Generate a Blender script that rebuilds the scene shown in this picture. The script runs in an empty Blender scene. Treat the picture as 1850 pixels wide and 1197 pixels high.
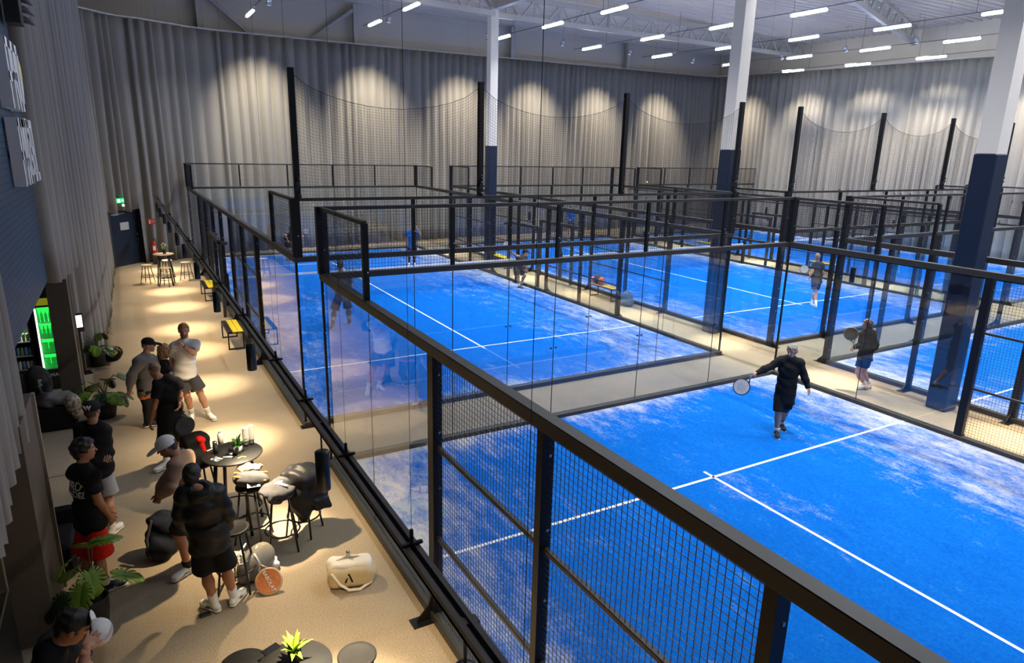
import bpy, math, random
import numpy as np
from mathutils import Vector, Matrix, Euler
PI = math.pi
R = math.radians
rnd = random.Random(7)
sc = bpy.context.scene
col = sc.collection

# ---------------------------------------------------------------- camera
FW, FH, FPX = 1850.0, 1197.0, 1217.5
CAM = Vector((-2.496, -9.713, 4.850))
cd = bpy.data.cameras.new('camera')
cam = bpy.data.objects.new('camera', cd); col.objects.link(cam)
cam.location = CAM
cam.rotation_euler = (1.30679, -0.02266, -0.51613)
cd.sensor_fit = 'HORIZONTAL'; cd.sensor_width = 36.0
cd.lens = FPX * 36.0 / FW
cd.clip_start = 0.05; cd.clip_end = 200
sc.camera = cam
CR = cam.rotation_euler.to_matrix()

# ---------------------------------------------------------------- view, world
sc.view_settings.view_transform = 'Standard'
sc.view_settings.look = 'None'
sc.view_settings.gamma = 1.0
sc.view_settings.exposure = 0.0
sc.view_settings.use_curve_mapping = False
sc.cycles.max_bounces = 5
sc.cycles.diffuse_bounces = 2
sc.cycles.glossy_bounces = 2
sc.cycles.transmission_bounces = 2
sc.cycles.transparent_max_bounces = 28
sc.cycles.sample_clamp_indirect = 6.0
sc.cycles.adaptive_threshold = 0.02
w = bpy.data.worlds.new('hall_air'); sc.world = w; w.use_nodes = True
w.node_tree.nodes['Background'].inputs[0].default_value = (0.75, 0.75, 0.8, 1)
w.node_tree.nodes['Background'].inputs[1].default_value = 0.012

LED_W = 185.0
POOL_W = 800.0
WASH_W = 3000.0

def area_light(name, loc, sx, sy, watts, color, parent=None, rot=(0, 0, 0)):
    d = bpy.data.lights.new(name, 'AREA'); d.shape = 'RECTANGLE'; d.size = sx; d.size_y = sy
    d.energy = watts; d.color = color; d.spread = R(130)
    o = bpy.data.objects.new(name, d); col.objects.link(o); o.location = loc; o.rotation_euler = rot
    if parent: o.parent = parent
    return o
def spot_light(name, loc, target, watts, color, deg, blend=0.6, size=0.04, parent=None):
    d = bpy.data.lights.new(name, 'SPOT'); d.energy = watts; d.color = color
    d.spot_size = R(deg); d.spot_blend = blend; d.shadow_soft_size = size
    o = bpy.data.objects.new(name, d); col.objects.link(o); o.location = loc
    v = Vector(target) - Vector(loc)
    o.rotation_euler = v.to_track_quat('-Z', 'Y').to_euler()
    if parent:
        o.parent = parent; o.location = Vector(loc) - parent.location
    return o

# ---------------------------------------------------------------- helpers
def tag(o, label=None, cat=None, group=None, kind=None):
    if label: o['label'] = label
    if cat: o['category'] = cat
    if group: o['group'] = group
    if kind: o['kind'] = kind
    return o
def empty(name, loc, rz=0.0, label=None, cat=None, group=None, kind=None):
    o = bpy.data.objects.new(name, None); col.objects.link(o)
    o.location = loc; o.rotation_euler = (0, 0, rz); o.empty_display_size = 0.1
    return tag(o, label, cat, group, kind)
def link(name, me, mat=None, parent=None, loc=(0, 0, 0), rot=(0, 0, 0)):
    o = bpy.data.objects.new(name, me); col.objects.link(o)
    if mat is not None and len(me.materials) == 0:
        for m in (mat if isinstance(mat, (list, tuple)) else [mat]): me.materials.append(m)
    o.location = loc; o.rotation_euler = rot
    if parent: o.parent = parent
    return o
def copy_tree(o, parent=None):
    c = o.copy(); col.objects.link(c)
    if parent is not None: c.parent = parent
    for ch in list(o.children): copy_tree(ch, c)
    return c

class MB:
    """collects shapes for ONE mesh"""
    def __init__(s): s.v = []; s.f = []; s.m = []; s.sm = []
    def add(s, vs, fs, mi=0, smooth=False):
        b = len(s.v); s.v += [tuple(x) for x in vs]
        for f in fs: s.f.append(tuple(b + i for i in f)); s.m.append(mi); s.sm.append(smooth)
        return s
    def box(s, x0, y0, z0, x1, y1, z1, mi=0, M=None):
        vs = [(x, y, z) for z in (z0, z1) for y in (y0, y1) for x in (x0, x1)]
        if M is not None: vs = [M @ Vector(v) for v in vs]
        return s.add(vs, [(0, 2, 3, 1), (4, 5, 7, 6), (0, 1, 5, 4), (2, 6, 7, 3), (0, 4, 6, 2), (1, 3, 7, 5)], mi)
    def bbox(s, x0, y0, z0, x1, y1, z1, b=0.01, mi=0, M=None):
        """bevelled box"""
        pts = []
        for z, o in ((z0, b), (z0 + b, 0), (z1 - b, 0), (z1, b)):
            ring = []
            X0, X1, Y0, Y1 = x0 + o, x1 - o, y0 + o, y1 - o
            for (px, py, dx, dy) in ((X0, Y0, b, 0), (X1, Y0, -b, 0), (X1, Y0, 0, b), (X1, Y1, 0, -b), (X1, Y1, -b, 0), (X0, Y1, b, 0), (X0, Y1, 0, -b), (X0, Y0, 0, b)):
                ring.append((px + dx, py + dy, z))
            pts += ring
        if M is not None: pts = [M @ Vector(v) for v in pts]
        fs = [tuple(range(7, -1, -1)), tuple(range(24, 32))]
        for k in range(3):
            for i in range(8): fs.append((k * 8 + i, k * 8 + (i + 1) % 8, k * 8 + 8 + (i + 1) % 8, k * 8 + 8 + i))
        return s.add(pts, fs, mi)
    def bar(s, a, b, w, h=None, mi=0, up=(0, 0, 1), ends=True):
        a = Vector(a); b = Vector(b); h = h or w
        d = (b - a)
        if d.length < 1e-9: return s
        d.normalize(); u = Vector(up)
        if abs(d.dot(u)) > 0.99: u = Vector((0, 1, 0))
        sd = d.cross(u).normalized(); u = sd.cross(d).normalized()
        vs = [p + sd * (w / 2 * i) + u * (h / 2 * j) for p in (a, b) for (i, j) in ((-1, -1), (1, -1), (1, 1), (-1, 1))]
        fs = [(0, 1, 5, 4), (1, 2, 6, 5), (2, 3, 7, 6), (3, 0, 4, 7)]
        if ends: fs += [(3, 2, 1, 0), (4, 5, 6, 7)]
        return s.add(vs, fs, mi)
    def tube(s, pts, r, n=8, mi=0, caps=True, smooth=True):
        pts = [Vector(p) for p in pts]; k = len(pts)
        rs = r if isinstance(r, (list, tuple)) else [r] * k
        vs = []; prev = None
        for i, p in enumerate(pts):
            d = (pts[min(i + 1, k - 1)] - pts[max(i - 1, 0)])
            d = d.normalized() if d.length > 1e-9 else Vector((0, 0, 1))
            if prev is None:
                u = Vector((0, 0, 1)) if abs(d.z) < 0.9 else Vector((1, 0, 0))
                u = (u - d * u.dot(d)).normalized()
            else:
                u = prev - d * prev.dot(d)
                u = u.normalized() if u.length > 1e-6 else prev
            prev = u; v = d.cross(u)
            for j in range(n):
                a = 2 * PI * j / n
                vs.append(p + (u * math.cos(a) + v * math.sin(a)) * rs[i])
        fs = []
        for i in range(k - 1):
            for j in range(n):
                fs.append((i * n + j, i * n + (j + 1) % n, (i + 1) * n + (j + 1) % n, (i + 1) * n + j))
        s.add(vs, fs, mi, smooth)
        if caps:
            s.add([], [], mi); b = len(s.v) - len(vs)
            s.f.append(tuple(b + j for j in range(n - 1, -1, -1))); s.m.append(mi); s.sm.append(False)
            s.f.append(tuple(b + (k - 1) * n + j for j in range(n))); s.m.append(mi); s.sm.append(False)
        return s
    def lathe(s, prof, n=24, mi=0, c=(0, 0, 0), smooth=True, M=None):
        """prof: (radius, z) list"""
        vs = []
        for (r, z) in prof:
            for j in range(n):
                a = 2 * PI * j / n
                v = Vector((c[0] + r * math.cos(a), c[1] + r * math.sin(a), c[2] + z))
                vs.append(M @ v if M is not None else v)
        fs = []
        for i in range(len(prof) - 1):
            for j in range(n): fs.append((i * n + j, i * n + (j + 1) % n, (i + 1) * n + (j + 1) % n, (i + 1) * n + j))
        s.add(vs, fs, mi, smooth)
        b = len(s.v) - len(vs); k = len(prof)
        if prof[0][0] > 1e-6: s.f.append(tuple(b + j for j in range(n - 1, -1, -1))); s.m.append(mi); s.sm.append(False)
        if prof[-1][0] > 1e-6: s.f.append(tuple(b + (k - 1) * n + j for j in range(n))); s.m.append(mi); s.sm.append(False)
        return s
    def torus(s, c, R0, r, n=32, m=8, mi=0, M=None):
        vs = []
        for i in range(n):
            a = 2 * PI * i / n
            for j in range(m):
                b = 2 * PI * j / m
                v = Vector((c[0] + (R0 + r * math.cos(b)) * math.cos(a), c[1] + (R0 + r * math.cos(b)) * math.sin(a), c[2] + r * math.sin(b)))
                vs.append(M @ v if M is not None else v)
        fs = [(i * m + j, ((i + 1) % n) * m + j, ((i + 1) % n) * m + (j + 1) % m, i * m + (j + 1) % m) for i in range(n) for j in range(m)]
        return s.add(vs, fs, mi, True)
    def prism(s, poly, t, M, mi=0):
        """polygon in local XZ extruded along local Y by t, placed with M"""
        n = len(poly)
        vs = [M @ Vector((x, y, z)) for y in (0, t) for (x, z) in poly]
        fs = [tuple(range(n)), tuple(range(2 * n - 1, n - 1, -1))]
        fs += [(i, n + i, n + (i + 1) % n, (i + 1) % n) for i in range(n)]
        return s.add(vs, fs, mi)
    def mesh(s, name):
        me = bpy.data.meshes.new(name)
        me.from_pydata(s.v, [], s.f)
        me.polygons.foreach_set('material_index', s.m)
        me.polygons.foreach_set('use_smooth', s.sm)
        me.update()
        return me
    def build(s, name, mat, parent=None, loc=(0, 0, 0), rot=(0, 0, 0)):
        return link(name, s.mesh(name), mat, parent, loc, rot)

# ---------------------------------------------------------------- materials
def srgb(r, g, b):
    f = lambda c: (c / 255) / 12.92 if c / 255 <= 0.04045 else ((c / 255 + 0.055) / 1.055) ** 2.4
    return (f(r), f(g), f(b))
_M = {}
def mat(name, color, rough=0.6, metal=0.0, noise=None, bump=None, spec=0.5, emit=None, sheen=0.0, coat=0.0):
    """noise=(scale, amount[, stretch xyz]); bump=(scale, strength)"""
    if name in _M: return _M[name]
    m = bpy.data.materials.new(name); m.use_nodes = True; nt = m.node_tree
    b = nt.nodes['Principled BSDF']
    b.inputs['Base Color'].default_value = (*color, 1)
    b.inputs['Roughness'].default_value = rough; b.inputs['Metallic'].default_value = metal
    b.inputs['Specular IOR Level'].default_value = spec
    if sheen: b.inputs['Sheen Weight'].default_value = sheen
    if coat: b.inputs['Coat Weight'].default_value = coat
    if emit:
        b.inputs['Emission Color'].default_value = (*emit[0], 1); b.inputs['Emission Strength'].default_value = emit[1]
    tc = nt.nodes.new('ShaderNodeTexCoord')
    if noise:
        mp = nt.nodes.new('ShaderNodeMapping'); mp.inputs['Scale'].default_value = noise[2] if len(noise) > 2 else (1, 1, 1)
        n = nt.nodes.new('ShaderNodeTexNoise'); n.inputs['Scale'].default_value = noise[0]; n.inputs['Detail'].default_value = 5
        mx = nt.nodes.new('ShaderNodeMix'); mx.data_type = 'RGBA'
        k = noise[1]
        mx.inputs['A'].default_value = (*[c * (1 - k) for c in color], 1)
        mx.inputs['B'].default_value = (*[min(1, c * (1 + k)) for c in color], 1)
        nt.links.new(tc.outputs['Object'], mp.inputs[0]); nt.links.new(mp.outputs[0], n.inputs['Vector'])
        nt.links.new(n.outputs['Fac'], mx.inputs['Factor']); nt.links.new(mx.outputs['Result'], b.inputs['Base Color'])
    if bump:
        n2 = nt.nodes.new('ShaderNodeTexNoise'); n2.inputs['Scale'].default_value = bump[0]; n2.inputs['Detail'].default_value = 4
        bp = nt.nodes.new('ShaderNodeBump'); bp.inputs['Strength'].default_value = bump[1]; bp.inputs['Distance'].default_value = 0.01
        nt.links.new(tc.outputs['Object'], n2.inputs['Vector']); nt.links.new(n2.outputs['Fac'], bp.inputs['Height'])
        nt.links.new(bp.outputs[0], b.inputs['Normal'])
    _M[name] = m
    return m
def math_node(nt, op, a, b=None, c=None):
    n = nt.nodes.new('ShaderNodeMath'); n.operation = op
    for i, x in enumerate((a, b, c)):
        if x is None: continue
        if isinstance(x, (int, float)): n.inputs[i].default_value = x
        else: nt.links.new(x, n.inputs[i])
    return n.outputs[0]

def make_glass(name, tint=(0.93, 0.96, 0.97), base=0.045):
    m = bpy.data.materials.new(name); m.use_nodes = True; nt = m.node_tree; nt.nodes.clear()
    out = nt.nodes.new('ShaderNodeOutputMaterial'); tr = nt.nodes.new('ShaderNodeBsdfTransparent'); gl = nt.nodes.new('ShaderNodeBsdfGlossy')
    mx = nt.nodes.new('ShaderNodeMixShader'); geo = nt.nodes.new('ShaderNodeNewGeometry')
    tr.inputs[0].default_value = (*tint, 1); gl.inputs['Roughness'].default_value = 0.0; gl.inputs[0].default_value = (1, 1, 1, 1)
    dt = nt.nodes.new('ShaderNodeVectorMath'); dt.operation = 'DOT_PRODUCT'
    nt.links.new(geo.outputs['Normal'], dt.inputs[0]); nt.links.new(geo.outputs['Incoming'], dt.inputs[1])
    c = math_node(nt, 'ABSOLUTE', dt.outputs['Value'])
    k = math_node(nt, 'POWER', math_node(nt, 'SUBTRACT', 1.0, c), 5.0)
    fr = math_node(nt, 'MULTIPLY_ADD', k, 1 - 2 * base, 2 * base)        # both faces of the pane
    ff = math_node(nt, 'SUBTRACT', 1.0, geo.outputs['Backfacing'])
    f = math_node(nt, 'MULTIPLY', fr, ff)
    nt.links.new(f, mx.inputs[0]); nt.links.new(tr.outputs[0], mx.inputs[1]); nt.links.new(gl.outputs[0], mx.inputs[2])
    nt.links.new(mx.outputs[0], out.inputs[0])
    return m

M_BLACK = mat('black_powder_coat', (0.007, 0.007, 0.008), 0.45, 0.0, noise=(3, 0.3), spec=0.3)
M_RAIL = mat('dusty_black_steel', (0.028, 0.026, 0.022), 0.45, 0.0, noise=(6, 0.35, (1, 0.2, 1)), spec=0.5)
M_WIRE = mat('wire_black', (0.014, 0.014, 0.016), 0.35)
M_STEEL = mat('steel_bolt', (0.7, 0.7, 0.7), 0.3, 1.0)
M_GLASS = make_glass('court_glass')
M_WHITE = mat('line_paint', (0.86, 0.86, 0.86), 0.8, noise=(30, 0.08))
M_NAVY = mat('navy_padding', (0.003, 0.012, 0.036), 0.45, noise=(4, 0.2))
M_NAVYSTEEL = mat('navy_post_paint', (0.005, 0.018, 0.045), 0.4)
M_COL = mat('pale_column_paint', (0.70, 0.66, 0.60), 0.5)
M_TRUSS = mat('grey_steel', (0.47, 0.45, 0.42), 0.5)
# ---------------------------------------------------------------- the setting
XR, G = 34.3, 1.8          # right wall, gap between court rows
BX = lambda u, v: None

def turf_material():
    m = bpy.data.materials.new('blue_turf'); m.use_nodes = True; nt = m.node_tree; b = nt.nodes['Principled BSDF']
    b.inputs['Roughness'].default_value = 0.9; b.inputs['Specular IOR Level'].default_value = 0.04
    tc = nt.nodes.new('ShaderNodeTexCoord')
    def noise(scale, detail, vec, rough=0.6):
        n = nt.nodes.new('ShaderNodeTexNoise'); n.inputs['Scale'].default_value = scale; n.inputs['Detail'].default_value = detail; n.inputs['Roughness'].default_value = rough
        nt.links.new(vec, n.inputs['Vector']); return n.outputs['Fac']
    mp = nt.nodes.new('ShaderNodeMapping'); mp.inputs['Scale'].default_value = (1.0, 0.45, 1); mp.inputs['Rotation'].default_value = (0, 0, 0.5)
    nt.links.new(tc.outputs['Object'], mp.inputs[0])
    big = noise(0.32, 3, mp.outputs[0], 0.5)       # where sand gathers
    mid = noise(3.0, 12, mp.outputs[0], 0.80)
    fine = noise(26, 6, tc.outputs['Object'], 0.8)
    sx = nt.nodes.new('ShaderNodeSeparateXYZ'); nt.links.new(tc.outputs['Object'], sx.inputs[0])
    # sand is thicker along the glass: distance to court edge (local 0..10, 0..20)
    dx = math_node(nt, 'MINIMUM', sx.outputs[0], math_node(nt, 'SUBTRACT', 10.0, sx.outputs[0]))
    dy = math_node(nt, 'MINIMUM', sx.outputs[1], math_node(nt, 'SUBTRACT', 20.0, sx.outputs[1]))
    d = math_node(nt, 'MINIMUM', dx, math_node(nt, 'MULTIPLY', dy, 2.0))
    edge = math_node(nt, 'POWER', 2.718, math_node(nt, 'MULTIPLY', d, -0.75))
    a = math_node(nt, 'ADD', math_node(nt, 'MULTIPLY', big, 0.62), math_node(nt, 'MULTIPLY', mid, 0.85))
    a = math_node(nt, 'ADD', a, math_node(nt, 'MULTIPLY', edge, 0.27))
    a = math_node(nt, 'ADD', a, math_node(nt, 'MULTIPLY', fine, 0.34))
    cr = nt.nodes.new('ShaderNodeMapRange'); cr.inputs['From Min'].default_value = 0.985; cr.inputs['From Max'].default_value = 1.23
    nt.links.new(a, cr.inputs['Value'])
    sand = math_node(nt, 'POWER', cr.outputs[0], 1.5)
    bl = nt.nodes.new('ShaderNodeMix'); bl.data_type = 'RGBA'
    bl.inputs['A'].default_value = (0.001, 0.092, 0.49, 1); bl.inputs['B'].default_value = (0.006, 0.185, 0.63, 1)
    nt.links.new(math_node(nt, 'MULTIPLY_ADD', math_node(nt, 'MULTIPLY_ADD', mid, 0.5, fine), 2.2, -1.15), bl.inputs['Factor'])
    mx = nt.nodes.new('ShaderNodeMix'); mx.data_type = 'RGBA'
    mx.inputs['B'].default_value = (0.62, 0.60, 0.58, 1)
    nt.links.new(bl.outputs['Result'], mx.inputs['A']); nt.links.new(math_node(nt, 'MULTIPLY', sand, 0.85), mx.inputs['Factor'])
    nt.links.new(mx.outputs['Result'], b.inputs['Base Color'])
    bp = nt.nodes.new('ShaderNodeBump'); bp.inputs['Strength'].default_value = 0.25; bp.inputs['Distance'].default_value = 0.01
    nt.links.new(fine, bp.inputs['Height']); nt.links.new(bp.outputs[0], b.inputs['Normal'])
    return m
M_TURF = turf_material()

def carpet_material(name, c, amt=0.3, stripes=True):
    m = bpy.data.materials.new(name); m.use_nodes = True; nt = m.node_tree; b = nt.nodes['Principled BSDF']
    b.inputs['Roughness'].default_value = 0.95; b.inputs['Specular IOR Level'].default_value = 0.1
    tc = nt.nodes.new('ShaderNodeTexCoord')
    n = nt.nodes.new('ShaderNodeTexNoise'); n.inputs['Scale'].default_value = 55; n.inputs['Detail'].default_value = 6; n.inputs['Roughness'].default_value = 0.8
    n2 = nt.nodes.new('ShaderNodeTexNoise'); n2.inputs['Scale'].default_value = 0.8; n2.inputs['Detail'].default_value = 3
    nt.links.new(tc.outputs['Object'], n.inputs['Vector']); nt.links.new(tc.outputs['Object'], n2.inputs['Vector'])
    f = math_node(nt, 'ADD', math_node(nt, 'MULTIPLY_ADD', n.outputs['Fac'], 1.5, -0.42), math_node(nt, 'MULTIPLY', n2.outputs['Fac'], 0.35))
    mx = nt.nodes.new('ShaderNodeMix'); mx.data_type = 'RGBA'
    mx.inputs['A'].default_value = (*[x * (1 - amt) for x in c], 1); mx.inputs['B'].default_value = (*[x * (1 + amt) for x in c], 1)
    nt.links.new(f, mx.inputs['Factor']); nt.links.new(mx.outputs['Result'], b.inputs['Base Color'])
    bp = nt.nodes.new('ShaderNodeBump'); bp.inputs['Strength'].default_value = 0.35; bp.inputs['Distance'].default_value = 0.006
    nt.links.new(n.outputs['Fac'], bp.inputs['Height']); nt.links.new(bp.outputs[0], b.inputs['Normal'])
    return m
M_CARPET = carpet_material('flecked_carpet', (0.33, 0.262, 0.18), 0.6)

def structure(name, mb, m, **k):
    o = mb.build(name, m, **k); o['kind'] = 'structure'; return o
structure('floor', MB().box(-9, -14, -0.2, XR + 1.5, 28.5, 0.0), M_CARPET)

# steel deck ceiling (trapezoid ribs along X seen against light), white-grey
def ceiling():
    mb = MB(); x0, x1 = -9.0, XR + 1.0; y = -14.0; z = 11.35; p = 0.42
    while y < 27.6:
        prof = [(y, z), (y + 0.13, z), (y + 0.17, z + 0.16), (y + 0.38, z + 0.16), (y + p, z)]
        for (a, b) in zip(prof[:-1], prof[1:]):
            mb.add([(x0, a[0], a[1]), (x1, a[0], a[1]), (x1, b[0], b[1]), (x0, b[0], b[1])], [(0, 3, 2, 1)])
        y += p
    mb.box(x0, -14, z + 0.2, x1, 28.5, z + 0.5)
    structure('ceiling', mb, mat('ceiling_deck_paint', (0.66, 0.59, 0.51), 0.5, noise=(2, 0.08)))
ceiling()
def wall_panel_material():
    m = mat('pale_wall_panels', (0.62, 0.57, 0.50), 0.5, noise=(1.2, 0.06))
    nt = m.node_tree; b = nt.nodes['Principled BSDF']
    tc = nt.nodes.new('ShaderNodeTexCoord'); sx = nt.nodes.new('ShaderNodeSeparateXYZ'); nt.links.new(tc.outputs['Object'], sx.inputs[0])
    s1 = math_node(nt, 'LESS_THAN', math_node(nt, 'FRACT', math_node(nt, 'MULTIPLY', sx.outputs[2], 0.9)), 0.02)
    bp = nt.nodes.new('ShaderNodeBump'); bp.inputs['Strength'].default_value = 0.6; bp.inputs['Distance'].default_value = 0.02; bp.invert = True
    nt.links.new(s1, bp.inputs['Height']); nt.links.new(bp.outputs[0], b.inputs['Normal'])
    return m
M_PANEL = wall_panel_material()
BACK = [(-3.3, 23.9), (8, 24.7), (20, 25.6), (XR + 0.35, 26.7)]
def wall_run(name, pts, z0, z1, t, m):
    mb = MB()
    for a, b in zip(pts[:-1], pts[1:]):
        d = (Vector((*b, 0)) - Vector((*a, 0))); n = Vector((-d.y, d.x, 0)).normalized() * t
        vs = [Vector((*a, z0)), Vector((*b, z0)), Vector((*b, z0)) + n, Vector((*a, z0)) + n]
        vs += [v + Vector((0, 0, z1 - z0)) for v in vs]
        mb.add(vs, [(3, 2, 1, 0), (4, 5, 6, 7), (0, 1, 5, 4), (1, 2, 6, 5), (2, 3, 7, 6), (3, 0, 4, 7)])
    return structure(name, mb, m)
wall_run('wall_back', [(-8.8, 23.5)] + BACK[1:], 0, 11.5, 0.2, M_PANEL)
wall_run('wall_right', [(XR + 0.4, 27.2), (XR + 0.4, -13.8)], 0, 11.5, 0.2, M_PANEL)
wall_run('wall_front', [(XR + 0.6, -13.9), (-8.9, -13.9)], 0, 11.5, 0.1, M_PANEL)
wall_run('wall_left', [(-8.8, -13.8), (-8.8, 23.5)], 0, 11.5, 0.15, mat('dark_wall', (0.05, 0.045, 0.04), 0.8))

# navy brick wall over the bar (starts above head height)
def brick_material():
    m = bpy.data.materials.new('navy_bricks'); m.use_nodes = True; nt = m.node_tree; b = nt.nodes['Principled BSDF']
    b.inputs['Roughness'].default_value = 0.55
    tc = nt.nodes.new('ShaderNodeTexCoord'); sx = nt.nodes.new('ShaderNodeSeparateXYZ'); cb = nt.nodes.new('ShaderNodeCombineXYZ')
    nt.links.new(tc.outputs['Object'], sx.inputs[0]); nt.links.new(sx.outputs[1], cb.inputs[0]); nt.links.new(sx.outputs[2], cb.inputs[1])
    br = nt.nodes.new('ShaderNodeTexBrick'); br.inputs['Scale'].default_value = 1.0
    br.inputs['Brick Width'].default_value = 0.25; br.inputs['Row Height'].default_value = 0.075; br.inputs['Mortar Size'].default_value = 0.007
    br.inputs['Color1'].default_value = (0.010, 0.045, 0.090, 1); br.inputs['Color2'].default_value = (0.014, 0.060, 0.115, 1); br.inputs['Mortar'].default_value = (0.004, 0.016, 0.035, 1)
    nt.links.new(cb.outputs[0], br.inputs['Vector']); nt.links.new(br.outputs['Color'], b.inputs['Base Color'])
    bp = nt.nodes.new('ShaderNodeBump'); bp.inputs['Strength'].default_value = 0.7; bp.inputs['Distance'].default_value = 0.008; bp.invert = True
    nt.links.new(br.outputs['Fac'], bp.inputs['Height']); nt.links.new(bp.outputs[0], b.inputs['Normal'])
    return m
M_BRICK = brick_material()
structure('wall_bar', MB().box(-4.0, -9.0, 2.78, -3.61, 2.45, 11.4), M_BRICK)
structure('wall_bar.001', MB().box(-8.7, 2.45, 2.9, -3.66, 13.2, 11.4), mat('dark_wall', (0, 0, 0)))

# ---- columns
def column(x, y, w, label):
    t = empty('steel_column', (x, y, 0), 0, label, 'column', 'columns between the courts')
    MB().box(-w / 2, -w / 2, 4.95, w / 2, w / 2, 11.3).build('shaft', M_COL, t)
    MB().bbox(-w / 2 - 0.02, -w / 2 - 0.02, 0, w / 2 + 0.02, w / 2 + 0.02, 4.97, 0.02).build('padding', M_NAVY, t)
    return t
column(11.42, -2.95, 0.36, 'big pale column with navy lower half nearest the camera, at the right')
column(11.6, 3.45, 0.36, 'pale column with navy lower half standing right of the middle')
column(11.1, 16.0, 0.34, 'farthest pale column with navy lower half, left of the middle')

# ---- roof trusses
def truss(a, b, h, label, bays=12, w=0.16):
    a = Vector(a); b = Vector(b); t = empty('roof_truss', a, 0, label, 'truss', 'steel roof trusses')
    up = Vector((0, 0, h)); d = b - a
    MB().bar((0, 0, 0), d, w, 0.2).build('bottom_chord', M_TRUSS, t)
    MB().bar(up, d + up, w, 0.2).build('top_chord', M_TRUSS, t)
    mb = MB()
    for i in range(bays):
        p = d * (i / bays); q = d * ((i + 1) / bays); mid = (p + q) / 2
        mb.bar(p, mid + up, 0.08); mb.bar(mid + up, q, 0.08); mb.bar(mid, mid + up, 0.06)
    mb.build('web_brace', M_TRUSS, t)
    return t
truss((11.1, 16.1, 10.0), (XR, 19.6, 10.65), 0.75, 'long truss running from the farthest column to the right wall', 16)
truss((11.1, 15.9, 10.0), (-8.5, 13.2, 9.9), 0.75, 'truss running left from the farthest column', 14)
truss((11.5, 3.6, 10.3), (XR, 12.9, 10.65), 0.75, 'truss meeting the right wall nearer than the long one', 16)
truss((11.4, -2.9, 10.3), (XR, 6.0, 10.6), 0.75, 'truss at the upper right corner of the view', 16)
g = empty('roof_girder', (11.15, 16.2, 10.15), 0, 'deep grey roof girder running over the tops of the columns', 'girder')
MB().box(-0.12, -29, 0.0, 0.12, 0.3, 0.06).box(-0.12, -29, 0.6, 0.12, 0.3, 0.66).box(-0.03, -29, 0.06, 0.03, 0.3, 0.6).build('beam', M_TRUSS, g)

# ---- wall posts and braces above the curtain
def wall_post(x, y, brace, label):
    t = empty('wall_post', (x, y, 0), 0, label, 'post', 'steel posts on the back wall')
    MB().box(-0.13, -0.13, 0, 0.13, 0.13, 11.3).build('upright', M_TRUSS, t)
    if brace:
        MB().bar((0, 0, 11.1), (brace, 0.05, 9.5), 0.16).build('brace', M_TRUSS, t)
    return t
for x, y, br, lb in ((1.2, 23.9, 2.0, 'dark steel post with a brace above the curtain at the left'), (8.1, 24.35, -2.2, 'steel post with a brace falling to the left above the curtain'),
                 (17.1, 25.05, 0, 'slim steel post above the middle of the back curtain'), (25.7, 25.7, 0, 'slim steel post above the back curtain, nearest the corner')):
    wall_post(x, y, br, lb)

# ---- ceiling LED tubes
M_LED = mat('led_tube', (1, 1, 1), 0.5, emit=((0.90, 0.95, 1.0), 50))
M_TRACKW = mat('light_track_dark', (0.05, 0.05, 0.06), 0.5)
def led(x, y, z, label):
    t = empty('led_tube', (x, y, z), 0, label, 'ceiling light', 'LED tubes under the roof')
    MB().bbox(-0.05, -0.7, -0.035, 0.05, 0.7, 0.035, 0.015).build('diffuser', M_LED, t)
    MB().box(-0.03, -0.72, 0.035, 0.03, 0.72, 0.085).build('housing', mat('light_housing', (0.6, 0.6, 0.62), 0.5), t)
    area_light('led_light', (0, 0, -0.045), 0.1, 1.4, LED_W * (0.78 if x > 14 else 1.0), (0.95, 0.97, 1.0), parent=t)
    return t
ROWS = [(2.4, 2.4), (6.9, 6.9), (12.6, 12.9), (17.4, 18.3), (21.7, 23.0), (26.7, 27.7), (31.5, 31.9)]
YS = [18.0, 14.1, 10.4, 6.9, 3.1, -0.7, -4.5, -8.3]
rown = ['leftmost row', 'second row from the left', 'third row from the left', 'fourth row from the left', 'fifth row from the left', 'sixth row from the left', 'row beside the right wall']
posn = ['far end', 'second from the far end', 'third from the far end', 'fourth from the far end', 'fifth from the far end', 'sixth from the far end', 'seventh from the far end', 'last and nearest']
wires = MB()
for i, (xa, xb) in enumerate(ROWS):
    for j, y in enumerate(YS):
        if i == 0 and j > 0: continue
        x = xa + (xb - xa) * min(j, 3) / 3.0
        yy = y + (0.9 if i == 0 else 0)
        led(x, yy, 9.5, 'white LED tube at the %s of the %s' % (posn[j], rown[i]) if j in (0,) else 'white LED tube, %s in the %s' % (posn[j], rown[i]))
    p0, p1 = Vector((xa, YS[0] + 1.5, 9.6)), Vector((xb, YS[3], 9.6)); rl = MB().bar(p0 - Vector((xa, 0, 9.6)), p1 - Vector((xa, 0, 9.6)), 0.02)
    rl.bar(p1 - Vector((xa, 0, 9.6)), Vector((xb - xa, -10, 0)), 0.02)
    for y in (17, 11, 4, -3): rl.bar((0 + (xb - xa) * min(1, (18 - y) / 11.1), y, 0), (0 + (xb - xa) * min(1, (18 - y) / 11.1), y, 1.82), 0.01)
    t = rl.build('light_suspension_rail', M_TRACKW, None, loc=(xa, 0, 9.6))
    tag(t, 'thin rail carrying the %s of LED tubes' % rown[i], 'rail', 'rails of the LED tubes')
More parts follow.
